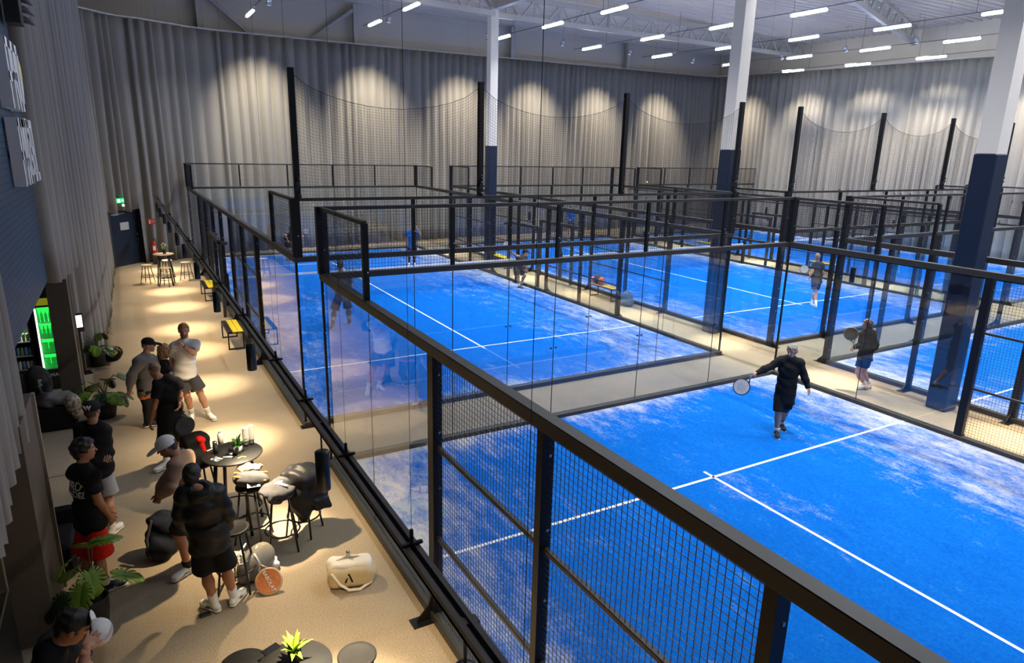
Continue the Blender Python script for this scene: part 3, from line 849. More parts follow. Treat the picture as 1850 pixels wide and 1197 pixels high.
# ---------------------------------------------------------------- people
def cam_ray(u, v): return CR @ Vector(((u - FW / 2) / FPX, -(v - FH / 2) / FPX, -1.0))
def on_floor(u, v, z=0.0):
    d = cam_ray(u, v); return CAM + d * ((z - CAM.z) / d.z)
def in_view(u, v, base, depth=0.0):
    """the point on the sight line (u,v) standing depth metres behind the upright plane through base that faces the camera"""
    n = Vector((base.x - CAM.x, base.y - CAM.y, 0)).normalized()
    d = cam_ray(u, v); return CAM + d * (((base - CAM).dot(n) + depth) / d.dot(n))
def skin(name, c): return mat('skin_' + name, c, 0.5, noise=(40, 0.10), spec=0.4)
SKIN = skin('fair', (0.52, 0.27, 0.17)); SKIN2 = skin('tan', (0.42, 0.19, 0.10))
def cloth(name, c, rough=0.85, **k): return mat('cloth_' + name, c, rough, noise=(60, 0.12), bump=(220, 0.25), spec=0.25, **k)
C_BLACK = cloth('black', (0.010, 0.010, 0.011)); C_SHEEN = mat('cloth_black_sheen', (0.009, 0.009, 0.010), 0.45, bump=(90, 0.3), spec=0.35); C_WHITE = cloth('white', (0.78, 0.76, 0.72)); C_GREY = cloth('grey', (0.16, 0.155, 0.15)); C_TAN = cloth('tan', (0.36, 0.23, 0.15))
C_LGREY = cloth('light_grey', (0.42, 0.42, 0.42)); C_RED = cloth('red', (0.68, 0.015, 0.008)); C_NAVY = cloth('navy', (0.006, 0.011, 0.05)); C_BLUE = cloth('blue', (0.02, 0.13, 0.42)); C_DGREY = cloth('dark_grey', (0.05, 0.05, 0.055))
C_ORANGE = cloth('orange', (0.7, 0.16, 0.03))
H_DARK = mat('hair_dark', (0.012, 0.008, 0.006), 0.5, noise=(90, 0.5), bump=(140, 0.6)); H_BLOND = mat('hair_blond', (0.36, 0.20, 0.09), 0.5, noise=(90, 0.4, (1, 1, 0.2)), bump=(120, 0.6)); H_GINGER = mat('hair_ginger', (0.34, 0.13, 0.04), 0.5, noise=(90, 0.4), bump=(120, 0.6))
H_GREY = mat('hair_grey', (0.28, 0.26, 0.24), 0.6, noise=(90, 0.5), bump=(120, 0.6)); H_BROWN = mat('hair_brown', (0.10, 0.05, 0.03), 0.5, noise=(90, 0.5), bump=(120, 0.6))
M_LIP = mat('lip', (0.36, 0.11, 0.08), 0.4); M_EYE = mat('eye_dark', (0.02, 0.015, 0.012), 0.2); M_EYEW = mat('eye_white', (0.75, 0.73, 0.70), 0.3); M_BROW = mat('brow', (0.07, 0.04, 0.025), 0.7)
M_SOLE = mat('shoe_sole', (0.72, 0.70, 0.66), 0.6); M_RUBBER = mat('black_rubber', (0.015, 0.015, 0.015), 0.6)
def basis(fwd, up=(0, 0, 1)):
    y = Vector(fwd).normalized(); x = y.cross(Vector(up)).normalized(); z = x.cross(y).normalized()
    return Matrix((x, y, z)).transposed()     # columns: right, forward, up
def hand_parts(w, d, n, curl, side, s=1.0, h=0.0045, spread=1.0):
    """w wrist, d pointing direction, n back-of-hand direction; side=+1 thumb towards d x n"""
    d = Vector(d).normalized(); n = Vector(n); n = (n - d * n.dot(d)).normalized(); t = d.cross(n).normalized() * side
    w = Vector(w); S = Soft()
    pc = w + d * 0.052 * s
    M = Matrix((t, d, n)).transposed()
    S.cone(w - d * 0.03 * s, w + d * 0.03 * s, 0.026 * s, 0.027 * s, 0.012, flat=0.72, fdir=n)
    S.box(pc, (0.026 * s, 0.030 * s, 0.004 * s), M, 0.011 * s, 0.012)
    for i, (off, ln, r) in enumerate(((0.031, 0.072, 0.0092), (0.0105, 0.082, 0.0096), (-0.0105, 0.077, 0.0092), (-0.030, 0.060, 0.0082))):
        b = w + d * 0.086 * s + t * off * s; fd = (d + t * off * 3.0 * spread).normalized(); a = 0.0
        p = b - d * 0.012 * s
        for j, fr in enumerate((0.42, 0.32, 0.26)):
            a += curl * (0.6, 1.0, 0.8)[j]
            q = p + (fd * math.cos(a) - n * math.sin(a)) * ln * fr * s * (1.12 if j == 0 else 1)
            S.cone(p, q, r * s * (1 - 0.06 * j), r * s * (0.96 - 0.08 * j), 0.004); p = q
    p = w + d * 0.022 * s + t * 0.022 * s
    a0 = (t * 0.75 + d * 0.66 - n * 0.25 * (0.4 + curl)).normalized(); q = p + a0 * 0.040 * s; S.cone(p, q, 0.0135 * s, 0.0115 * s, 0.008)
    a1 = (t * 0.25 + d * 0.93 - n * 0.5 * curl).normalized(); q2 = q + a1 * 0.045 * s; S.cone(q, q2, 0.0112 * s, 0.009 * s, 0.004)
    V, F = S.polys(h * s)
    return V, F
def person(label, base, H, yaw, J=None, top=None, legs=None, hair=None, cap=None, skin_m=SKIN, shoes=None, socks=None, head_fwd=None, head_up=None,
           fine=True, curl=(0.6, 0.6), hand_dirs=None, beard=None, glasses=False, build_w=1.0, group=None, cast_bald=False, extra=None, female=False):
    """yaw: heading in degrees, 0 looks along +Y, 90 along -X. J: joints in view (u, v, depth) or world Vectors. l/r are the person's own left and right."""
    s = H / 1.80; base = Vector(base)
    rz = Matrix.Rotation(R(yaw), 3, 'Z'); L = lambda x, y, z: base + rz @ Vector((x * s, y * s, z * s))
    j = dict(hip_l=L(-0.09, 0, 0.93), hip_r=L(0.09, 0, 0.93), knee_l=L(-0.10, 0.03, 0.50), knee_r=L(0.10, 0.03, 0.50), ank_l=L(-0.11, -0.02, 0.085), ank_r=L(0.11, -0.02, 0.085),
             toe_l=L(-0.13, 0.15, 0.03), toe_r=L(0.13, 0.15, 0.03), sho_l=L(-0.185 * build_w, 0, 1.46), sho_r=L(0.185 * build_w, 0, 1.46), elb_l=L(-0.25, -0.03, 1.17), elb_r=L(0.25, -0.03, 1.17),
             wri_l=L(-0.26, 0.06, 0.92), wri_r=L(0.26, 0.06, 0.92), neck=L(0, 0, 1.50), head=L(0, 0.02, 1.69))
    for k, v in (J or {}).items():
        j[k] = v if isinstance(v, Vector) else in_view(v[0], v[1], base, v[2])
    if 'neck' not in (J or {}): j['neck'] = (j['sho_l'] + j['sho_r']) / 2 + Vector((0, 0, 0.045 * s)) + (j['head'] - (j['sho_l'] + j['sho_r']) / 2) * 0.05
    pel = (j['hip_l'] + j['hip_r']) / 2; che = (j['sho_l'] + j['sho_r']) / 2
    up = (che - pel).normalized(); across = ((j['sho_r'] - j['sho_l']).normalized() + (j['hip_r'] - j['hip_l']).normalized()).normalized()
    across = (across - up * across.dot(up)).normalized(); fwd = up.cross(across).normalized()
    T = Matrix((across, fwd, up)).transposed()
    tl = (che - pel).length
    w = build_w
    def torso(S, g, k=0.05):
        S.ell(pel + up * 0.02 * s, ((0.150 * w + g) * s, (0.108 * w + g) * s, (0.125 + g) * s), T, k)
        S.ell(pel + up * tl * 0.36 + fwd * 0.006, ((0.138 * w + g) * s, (0.100 * w + g) * s, (0.17 + g) * s), T, k)
        S.ell(pel + up * tl * 0.72 + fwd * 0.008, ((0.163 * w + g) * s, (0.110 * w + g) * s, (0.185 + g) * s), T, k)
        if female:
            for q in (-1, 1): S.ell(pel + up * tl * 0.70 + fwd * 0.075 + across * 0.07 * q, ((0.07 + g) * s,) * 3, T, k)
        S.cone(j['sho_l'], j['sho_r'], (0.060 * w + g) * s, (0.060 * w + g) * s, k)
        for q in ('sho_l', 'sho_r'): S.cone(j['neck'], j[q], (0.055 + g) * s, (0.045 + g) * s, k)
    B = Soft(); torso(B, -0.004)
    hf = Vector(head_fwd) if head_fwd is not None else fwd; hu = Vector(head_up) if head_up is not None else Vector((0, 0, 1))
    HM = basis(hf, hu); hx, hy, hz = HM.col[0], HM.col[1], HM.col[2]
    hc = j['head']
    nb = hc - hz * 0.085 * s - hy * 0.02 * s
    B.cone(j['neck'] - up * 0.03, nb, 0.060 * s, 0.056 * s, 0.03)
    for q in ('l', 'r'):
        B.cone(j['hip_' + q], j['knee_' + q], 0.088 * w * s, 0.058 * s, 0.04)
        kn, an = j['knee_' + q], j['ank_' + q]; cal = kn.lerp(an, 0.32) - fwd * 0.018 * s
        B.cone(kn, cal, 0.054 * s, 0.058 * s, 0.03); B.cone(cal, an, 0.056 * s, 0.036 * s, 0.03)
        B.cone(an, an.lerp(j['toe_' + q], 0.6), 0.036 * s, 0.032 * s, 0.02)
        B.cone(j['sho_' + q], j['elb_' + q], 0.055 * w * s, 0.043 * s, 0.04)
        B.cone(j['elb_' + q], j['elb_' + q].lerp(j['wri_' + q], 0.35), 0.043 * s, 0.044 * s, 0.02); B.cone(j['elb_' + q].lerp(j['wri_' + q], 0.35), j['wri_' + q], 0.044 * s, 0.027 * s, 0.02)
    hb = 0.011 if fine else 0.016
    V, F = B.polys(hb); parts = [(V, F, 0)]
    # head
    E = Soft(); k = 0.02 * s
    E.ell(hc + hz * 0.030 * s - hy * 0.008 * s, (0.076 * s, 0.096 * s, 0.088 * s), HM, k)
    E.ell(hc - hz * 0.035 * s + hy * 0.022 * s, (0.060 * s, 0.070 * s, 0.075 * s), HM, 0.03 * s)
    E.ell(hc - hz * 0.088 * s + hy * 0.060 * s, (0.028 * s, 0.022 * s, 0.022 * s), HM, 0.03 * s)
    E.cone(hc - hz * 0.06 * s - hy * 0.01 * s, nb - hz * 0.03 * s, 0.055 * s, 0.055 * s, 0.03 * s)
    for q in (-1, 1):
        E.ell(hc + hx * 0.076 * s * q - hy * 0.004 * s - hz * 0.004 * s, (0.012 * s, 0.020 * s, 0.032 * s), HM, 0.006 * s)
        E.ell(hc + hx * 0.032 * s * q + hy * 0.090 * s + hz * 0.008 * s, (0.017 * s, 0.016 * s, 0.012 * s), HM, 0.015 * s, sub=True)
        E.cone(hc + hx * 0.014 * s * q + hy * 0.088 * s + hz * 0.026 * s, hc + hx * 0.046 * s * q + hy * 0.076 * s + hz * 0.026 * s, 0.007 * s, 0.006 * s, 0.012 * s)
    E.cone(hc + hy * 0.086 * s + hz * 0.012 * s, hc + hy * 0.109 * s - hz * 0.022 * s, 0.008 * s, 0.013 * s, 0.012 * s)
    E.cone(hc + hy * 0.090 * s - hx * 0.018 * s - hz * 0.052 * s, hc + hy * 0.090 * s + hx * 0.018 * s - hz * 0.052 * s, 0.009 * s, 0.009 * s, 0.010 * s)
    for q in (-1, 1): E.ell(hc + hx * 0.031 * s * q + hy * 0.079 * s + hz * 0.007 * s, (0.012 * s, 0.011 * s, 0.009 * s), HM, 0.002)
    V, F = E.polys(0.0055 * s if fine else 0.010 * s)
    C = V[F].mean(1) - np.array(hc)[None, :]
    X = C @ np.array(hx) / s; Y = C @ np.array(hy) / s; Z = C @ np.array(hz) / s
    mi = np.zeros(len(F), dtype=int)
    mi[(Y > 0.078) & (np.abs(X) < 0.024) & (np.abs(Z + 0.052) < 0.009)] = 1
    mi[(Y > 0.05) & (np.abs(np.abs(X) - 0.031) < 0.012) & (np.abs(Z - 0.007) < 0.0065)] = 3
    mi[(Y > 0.06) & (np.abs(np.abs(X) - 0.031) < 0.0055) & (np.abs(Z - 0.007) < 0.0065)] = 2
    mi[(Y > 0.055) & (np.abs(np.abs(X) - 0.031) < 0.018) & (np.abs(Z - 0.030) < 0.006)] = 4
    parts.append((V, F, mi))
    for i, q in enumerate(('l', 'r')):
        sd = -1 if q == 'l' else 1
        d = (j['wri_' + q] - j['elb_' + q]).normalized()
        n = across * sd + fwd * 0.15
        if hand_dirs and hand_dirs[i] is not None:
            dd, nn = hand_dirs[i]; d = Vector(dd) if dd is not None else d; n = Vector(nn)
        # thumb lies forward when the arm hangs
        tx = d.cross((n - d * n.dot(d)).normalized()); side = 1 if tx.dot(fwd + up * 0.3) > 0 else -1
        V, F = hand_parts(j['wri_' + q], d, n, curl[i], side, s, 0.0048 if fine else 0.008)
        parts.append((V, F, 0))
    t = empty('person', base, 0, label, 'person', group)
    body = link('body', soft_mesh('body', parts, base), [skin_m, M_LIP, M_EYE, M_EYEW, M_BROW], t)
    hg = 0.011 if fine else 0.015
    g0 = lambda S, nm, m, nz=None, hh=None, parent=None: soft_obj(nm, S, hh or hg, [m], parent or t, base, noise=nz)
    # --- clothes
    if top:
        m, kind = top['m'], top.get('kind', 'tee')
        S = Soft(); g = top.get('g', 0.016)
        torso(S, g, 0.05)
        hem = top.get('hem', 0.06)
        S.cone(pel + up * tl * 0.45, pel - up * hem * s, (0.150 * w + g) * s, (0.162 * w + g) * s, 0.03, flat=0.80, fdir=fwd, cut=True)
        fr = {'tee': 0.62, 'long': 0.98, 'none': 0.1}[kind if kind in ('tee', 'none') else 'long']
        for q in ('l', 'r'):
            sh, el, wr = j['sho_' + q], j['elb_' + q], j['wri_' + q]
            if kind == 'tee': S.cone(sh + (sh - el).normalized() * 0.0, sh.lerp(el, fr), (0.064 * w + g * 0.6) * s, (0.062 * w + g * 0.9) * s, 0.03, cut=True); S.cone(sh, sh.lerp(el, 0.2), (0.058 * w + g) * s, (0.058 * w + g) * s, 0.03)
            elif kind != 'none':
                tight = 0.75 if kind == 'slim' else 1.0
                S.cone(sh, el, (0.056 * w + g * tight) * s, (0.045 + g * tight) * s, 0.03); S.cone(el, el.lerp(wr, 0.40), (0.047 + g * tight) * s, (0.049 + g * tight) * s, 0.02); S.cone(el.lerp(wr, 0.35), el.lerp(wr, 0.94), (0.048 + g * tight) * s, (0.034 + g * tight * 0.7) * s, 0.02, cut=False)
        if kind == 'hoodie':
            hb_ = j['neck'] - fwd * 0.075 * s + up * 0.01 * s
            S.ell(hb_ - up * 0.045 * s, (0.125 * s, 0.075 * s, 0.09 * s), T, 0.012)
            S.cone(j['neck'] + fwd * 0.05 * s + across * 0.07 * s, hb_ + across * 0.085 * s, 0.035 * s, 0.04 * s, 0.02); S.cone(j['neck'] + fwd * 0.05 * s - across * 0.07 * s, hb_ - across * 0.085 * s, 0.035 * s, 0.04 * s, 0.02)
            S.ell(hb_ + up * 0.055 * s + fwd * 0.01, (0.065 * s, 0.042 * s, 0.055 * s), T, 0.02, sub=True)
        V, F = S.polys(hg, ((0.008 if kind in ('hoodie', 'jacket', 'long') else 0.0055) * s, 15 / s, top.get('seed', 1.0), (1, 1, 1.7)))
        ms = [m]; mi = 0
        if top.get('band'):
            C = (V[F].mean(1) - np.array(pel)[None, :]) @ np.array(up); mi = (C < -hem * s + 0.05).astype(int); ms.append(top['band'])
        link({'tee': 't_shirt', 'long': 'sweater', 'hoodie': 'hoodie', 'slim': 'long_sleeve_shirt', 'jacket': 'jacket', 'none': 'vest'}[kind], soft_mesh('top', [(V, F, mi)], base), ms, t)
    if legs:
        m, kind = legs['m'], legs.get('kind', 'shorts')
        S = Soft(); g = legs.get('g', 0.022)
        S.ell(pel + up * 0.02 * s, ((0.150 * w + 0.012) * s, (0.110 * w + 0.014) * s, 0.125 * s), T, 0.04)
        fr = legs.get('len', 0.78)
        for q in ('l', 'r'):
            a, b, c = j['hip_' + q], j['knee_' + q], j['ank_' + q]
            if kind == 'shorts':
                S.cone(a.lerp(b, 0.16), a.lerp(b, fr), (0.088 * w + 0.012) * s, (0.078 * w + g * 1.35) * s, 0.03, cut=True)
                S.ell(a, ((0.086 * w + 0.008) * s,) * 3, None, 0.03)
            elif kind == 'tights':
                S.cone(a, b, (0.088 * w + 0.008) * s, 0.064 * s, 0.03); S.cone(b, b.lerp(c, max(0.02, fr - 1)), 0.064 * s, 0.064 * s, 0.02, cut=False)
            else:
                S.cone(a, b, (0.092 * w + 0.012) * s, 0.078 * s, 0.03); S.cone(b, b.lerp(c, 0.96), 0.076 * s, 0.060 * s, 0.03, cut=False)
        V, F = S.polys(hg, (0.004 * s, 19 / s, 2.0 + legs.get('seed', 0), (1, 1, 0.7)))
        link({'shorts': 'shorts', 'tights': 'tights', 'pants': 'trousers'}[kind], soft_mesh('legs', [(V, F, 0)], base), [m], t)
    for i, q in enumerate(('l', 'r')):
        an, to, kn = j['ank_' + q], j['toe_' + q], j['knee_' + q]
        if socks:
            sm = socks['m'] if not isinstance(socks['m'], (list, tuple)) else socks['m'][i]
            S = Soft(); S.cone(an, an.lerp(kn, socks.get('len', 0.28)), 0.043 * s, (0.046 + 0.022 * min(1, socks.get('len', 0.28))) * s, 0.01, cut=True)
            if socks.get('len', 0.28) > 0.5: S.ell(kn.lerp(an, 0.32) - fwd * 0.016, (0.066 * s,) * 3, None, 0.05)
            g0(S, 'sock', sm, hh=0.009 if fine else 0.012)
        if shoes:
            sm = shoes['m'] if not isinstance(shoes['m'], (list, tuple)) else shoes['m'][i]
            d = to - an; d.z = 0; d = d.normalized(); pit = shoes.get('pitch', (0, 0))[i]
            zz = Vector((0, 0, 1)); fd = (d * math.cos(pit) + zz * math.sin(pit)).normalized(); FM = basis(fd)
            fu = FM.col[2]; fx = FM.col[0]; sole = an - fu * 0.072 * s
            S = Soft()
            S.ell(sole + fd * 0.135 * s + fu * 0.036 * s, (0.048 * s, 0.078 * s, 0.036 * s), FM, 0.02)
            S.ell(sole - fd * 0.02 * s + fu * 0.040 * s, (0.040 * s, 0.055 * s, 0.042 * s), FM, 0.02)
            S.cone(sole + fd * 0.10 * s + fu * 0.045 * s, an + fu * 0.005 * s, 0.036 * s, 0.042 * s, 0.02)
            S.box(sole + fd * 0.06 * s - fu * 0.03 * s, (0.2 * s, 0.3 * s, 0.022 * s), FM, 0.001, 0.004, sub=True)
            sh = g0(S, 'shoe', sm, hh=0.007 if fine else 0.011)
            S = Soft(); S.cone(sole - fd * 0.035 * s + fu * 0.002 * s, sole + fd * 0.05 * s + fu * 0.002 * s, 0.040 * s, 0.034 * s, 0.02, flat=0.32, fdir=fu)
            S.cone(sole + fd * 0.05 * s + fu * 0.002 * s, sole + fd * 0.165 * s + fu * 0.002 * s, 0.036 * s, 0.047 * s, 0.03, flat=0.32, fdir=fu)
            g0(S, 'sole', shoes.get('sole', M_SOLE), hh=0.007 if fine else 0.011, parent=sh)
            if fine and shoes.get('stripe') is not None:
                mb = MB()
                for qx in (-1, 1):
                    for kk in range(3):
                        c0 = sole + fd * (0.05 + 0.022 * kk) * s + fx * qx * 0.0435 * s + fu * 0.02 * s
                        mb.bar(c0, c0 + (fd * 0.02 + fu * 0.030) * s - fx * qx * 0.006 * s, 0.006 * s, 0.004 * s)
                mb.build('stripe', shoes['stripe'], sh, loc=-base)
    # --- hair, cap, beard
    hh = 0.007 * s if fine else 0.011 * s
    if hair:
        S = Soft(); hm, style = hair['m'], hair.get('style', 'short'); th = {'buzz': 0.005, 'short': 0.012, 'full': 0.024, 'long': 0.018, 'bald': 0.002}[style]
        S.ell(hc + hz * 0.034 * s - hy * 0.012 * s, ((0.076 + th) * s, (0.094 + th) * s, (0.088 + th) * s), HM, 0.02)
        if style != 'bald': S.ell(hc - hz * 0.020 * s - hy * 0.045 * s, ((0.068 + th) * s, (0.056 + th * 0.7) * s, (0.055 + th) * s), HM, 0.02)
        if style == 'long':
            S.cone(hc - hy * 0.055 * s, hc - hy * 0.075 * s - hz * 0.20 * s, 0.085 * s, 0.055 * s, 0.03, flat=0.6, fdir=hy)
            for q in (-1, 1): S.cone(hc + hx * 0.07 * s * q - hy * 0.02 * s, hc + hx * 0.068 * s * q - hy * 0.02 * s - hz * 0.14 * s, 0.030 * s, 0.028 * s, 0.03)
        if style == 'pony': pass
        S.box(hc + hy * 0.122 * s - hz * 0.045 * s, (0.2 * s, 0.075 * s, 0.095 * s), HM, 0.01, 0.015 * s, sub=True)
        S.box(hc + hy * 0.012 * s - hz * 0.14 * s if style != 'long' else hc + hy * 0.10 * s - hz * 0.14 * s, (0.2 * s, 0.055 * s, 0.12 * s), HM, 0.01, 0.015 * s, sub=True)
        g0(S, 'hair', hm, nz=((0.008 if style in ('full', 'long') else 0.004) * s, (48 if style == 'full' else 60) / s, 1.0), hh=hh)
    if cap:
        S = Soft(); back = cap.get('back', False); cy = -hy if back else hy
        S.ell(hc + hz * 0.040 * s - hy * 0.008 * s, (0.092 * s, 0.110 * s, 0.092 * s), HM, 0.02)
        S.box(hc - hz * 0.075 * s, (0.2 * s, 0.2 * s, 0.09 * s), HM, 0.001, 0.004, sub=True)
        if not back: S.ell(hc - hy * 0.118 * s + hz * 0.030 * s, (0.035 * s, 0.03 * s, 0.022 * s), HM, 0.008, sub=True)
        cp = g0(S, 'cap', cap['m'], hh=hh)
        S = Soft(); vc = hc + cy * 0.135 * s + hz * 0.022 * s
        S.ell(vc, (0.078 * s, 0.088 * s, 0.012 * s), basis(cy - hz * 0.18, hz), 0.004)
        g0(S, 'visor', cap.get('visor', cap['m']), hh=hh * 0.8, parent=cp)
        if cap.get('logo'): cap['logo'](t, base, hc, hx, hy, hz, s)
    if beard:
        S = Soft(); S.ell(hc - hz * 0.062 * s + hy * 0.040 * s, (0.062 * s, 0.062 * s, 0.052 * s), HM, 0.02); S.ell(hc - hz * 0.095 * s + hy * 0.062 * s, (0.036 * s, 0.032 * s, (0.03 + beard.get('len', 0)) * s), HM, 0.02)
        S.box(hc - hz * 0.050 * s + hy * 0.115 * s, (0.022 * s, 0.03 * s, 0.010 * s), HM, 0.002, 0.006, sub=True)
        S.ell(hc + hy * 0.055 * s + hz * 0.01 * s, (0.062 * s, 0.07 * s, 0.047 * s), HM, 0.012, sub=True)
        g0(S, 'beard', beard['m'], nz=(0.002 * s, 70 / s, 2.0), hh=hh)
    if glasses:
        mb = MB()
        for q in (-1, 1):
            c = hc + hx * 0.034 * s * q + hy * 0.108 * s + hz * 0.008 * s
            mb.torus((0, 0, 0), 0.021 * s, 0.0025 * s, 16, 6, M=Matrix.Translation(c - base) @ HM.to_4x4() @ Matrix.Rotation(PI / 2, 4, 'X'))
            mb.bar(hc + hx * 0.055 * s * q + hy * 0.10 * s + hz * 0.012 * s - base, hc + hx * 0.082 * s * q + hz * 0.01 * s - base, 0.004 * s)
        mb.bar(hc - hx * 0.014 * s + hy * 0.108 * s + hz * 0.01 * s - base, hc + hx * 0.014 * s + hy * 0.108 * s + hz * 0.01 * s - base, 0.003 * s)
        mb.build('glasses', M_RUBBER, t)
    j.update(fwd=fwd, across=across, up=up, hx=hx, hy=hy, hz=hz, pel=pel, s=s)
    return t, j
def racket(loc_grip, d, face_n, label, face_m, frame_m, name='padel_racket', grip_m=None, scale=1.0, holes=True):
    """grip end at loc_grip, pointing along d, face normal face_n"""
    d = Vector(d).normalized(); n = Vector(face_n); n = (n - d * n.dot(d)).normalized(); x = d.cross(n)
    M = Matrix((x, d, n)).transposed().to_4x4() @ Matrix.Scale(scale, 4); M.translation = (0, 0, 0)
    t = empty(name, loc_grip, 0, label, 'racket')
    MB().tube([(0, -0.05, 0), (0, 0.10, 0)], 0.016, 10).tube([(0, -0.055, 0), (0, -0.045, 0)], 0.019, 10)
    g = MB(); g.tube([M @ Vector(p) for p in ((0, -0.05, 0), (0, 0.0, 0), (0, 0.10, 0))], [0.017 * scale, 0.016 * scale, 0.017 * scale], 10); g.build('grip', grip_m or M_RUBBER, t)
    pts = []; N = 36
    for i in range(N):
        a = 2 * PI * i / N; px = 0.130 * math.sin(a); py = 0.30 - 0.135 * math.cos(a)
        if py < 0.2: px *= 0.75 + 0.25 * max(0, (py - 0.165) / 0.035)
        pts.append((px, py))
    f = MB(); f.add([M @ Vector((p[0], p[1], z)) for z in (-0.017, 0.017) for p in pts], [tuple(range(N)), tuple(range(2 * N - 1, N - 1, -1))] + [(i, N + i, N + (i + 1) % N, (i + 1) % N) for i in range(N)])
    fo = f.build('face', face_m, t)
    r = MB(); ring = [M @ Vector((p[0], p[1], 0)) for p in pts]; r.tube(ring + ring[:2], 0.0175 * scale, 8, caps=False)
    r.tube([M @ Vector(p) for p in ((0, 0.09, 0), (-0.055, 0.175, 0))], 0.011 * scale, 8); r.tube([M @ Vector(p) for p in ((0, 0.09, 0), (0.055, 0.175, 0))], 0.011 * scale, 8)
    r.build('frame', frame_m, t)
    if holes:
        for z, nm in ((-0.0178, 'back_hole_pattern'), (0.0178, 'front_hole_pattern')):
            hb = MB()
            for iy in range(-3, 4):
                for ix in range(-3, 4):
                    if ix * ix + iy * iy < 10: hb.lathe([(0, 0), (0.0055, 0)], 8, M=M @ Matrix.Translation((ix * 0.024, 0.30 + iy * 0.024, z)))
            hb.build(nm, M_RUBBER, fo)
    return t
# ---------------------------------------------------------------- the people in the photo
AN = lambda u, v: on_floor(u, v, 0.09)
TO = lambda u, v: on_floor(u, v, 0.03)
SH_WHITE = cloth('shoe_white', (0.80, 0.77, 0.70)); SH_BLACK = cloth('shoe_black', (0.03, 0.035, 0.045)); 
G1 = 'players chatting on the carpet'
def letters(txt, size, depth, mat_, parent, M, base, name='print', ext=0.0015, bold=0.0):
    c = bpy.data.curves.new(name, 'FONT'); c.body = txt; c.size = size; c.extrude = ext; c.offset = bold; c.align_x = 'CENTER'; c.align_y = 'CENTER'; c.space_line = 0.82
    o = bpy.data.objects.new(name + '_curve', c); col.objects.link(o)
    dg = bpy.context.evaluated_depsgraph_get(); me = bpy.data.meshes.new_from_object(o.evaluated_get(dg)); bpy.data.objects.remove(o)
    me.transform(M)
    me.materials.clear()
    return link(name, me, mat_, parent, loc=-Vector(base) if base is not None else (0, 0, 0))
def wrap_to(o, target, off=0.004, side=None):
    """lays thin lettering onto cloth: each vertex moves along its panel normal onto the garment"""
    from mathutils.bvhtree import BVHTree
    me = target.data; bvh = BVHTree.FromPolygons([v.co for v in me.vertices], [tuple(p.vertices) for p in me.polygons])
    for v in o.data.vertices:
        w_ = v.co + o.location
        hit = bvh.find_nearest(w_)
        if hit[0] is not None: v.co = hit[0] + hit[1] * off - o.location
    o.data.update()

# grey hoodie, black cap, beard
b = on_floor(270, 768)
t1, j1 = person('bearded man in a grey hoodie and black cap, seen from the side', b, 1.76, -88,
    dict(head=(268, 622, 0.0), sho_r=(252, 652, -0.17), sho_l=(272, 649, 0.17), hip_r=(262, 706, -0.09), hip_l=(272, 704, 0.09), elb_r=(238, 676, -0.22), wri_r=(234, 702, -0.20),
         elb_l=(290, 672, 0.25), wri_l=(300, 690, 0.2), knee_r=(267, 738, -0.08), knee_l=(283, 738, 0.1), ank_r=AN(266, 763), ank_l=AN(282, 758), toe_r=TO(276, 767), toe_l=TO(294, 760)),
    top=dict(m=C_GREY, kind='hoodie', g=0.028, hem=0.10, band=C_ORANGE, seed=3), legs=dict(m=C_BLACK, kind='pants'), cap=dict(m=C_BLACK), beard=dict(m=H_GREY, len=0.01), glasses=True,
    shoes=dict(m=SH_BLACK), build_w=1.12, head_fwd=(1, -0.15, -0.1), hair=dict(m=H_GREY, style='buzz'), group=G1, curl=(0.5, 0.35))
# long blond hair
b = on_floor(311, 748)
t2, j2 = person('man with long blond hair in a black t-shirt, standing between two others', b, 1.80, -80,
    dict(head=(297, 634, 0.0), sho_r=(291, 662, -0.18), sho_l=(305, 662, 0.18), hip_r=(300, 706, -0.09), hip_l=(310, 704, 0.09), elb_r=(313, 680, -0.22), wri_r=(320, 690, -0.12), elb_l=(322, 672, 0.2), wri_l=(330, 690, 0.15)),
    top=dict(m=C_BLACK, g=0.022, hem=0.10), legs=dict(m=C_BLACK, g=0.03), hair=dict(m=H_BLOND, style='long'), beard=dict(m=H_BLOND), shoes=dict(m=SH_BLACK), socks=dict(m=C_BLACK), head_fwd=(1, -0.35, -0.25), group=G1, build_w=1.06)
# bald man from behind
b = on_floor(306, 838)
t3, j3 = person('bald man in a black t-shirt and shorts holding a racket low, seen from behind', b, 1.80, 12,
    dict(head=(279, 668, 0.05), sho_l=(288, 693, 0.0), sho_r=(318, 691, 0.05), hip_l=(299, 758, 0.0), hip_r=(318, 757, 0.0), elb_l=(279, 735, -0.05), wri_l=(273, 762, -0.02), elb_r=(325, 712, -0.02), wri_r=(324, 727, -0.10),
         knee_l=(299, 800, 0.05), knee_r=(321, 790, 0.15), ank_l=AN(301, 836), toe_l=TO(282, 850), ank_r=AN(324, 806), toe_r=TO(326, 800)),
    top=dict(m=C_BLACK, g=0.026, hem=0.16), legs=dict(m=C_BLACK, g=0.035, len=0.95), hair=dict(m=mat('hair_shaved', (0.26, 0.15, 0.10), 0.6), style='bald'), shoes=dict(m=SH_WHITE, stripe=C_BLACK), socks=dict(m=C_WHITE), head_fwd=(-0.5, 0.8, -0.25), skin_m=SKIN2, group=G1, build_w=1.06)
racket(j3['wri_r'] + Vector((0.02, 0.0, -0.07)), (0.06, -0.10, -1), (0.2, -1, 0.1), 'black padel racket with a pale motif hanging from the bald man\'s hand', C_DGREY, M_RUBBER)
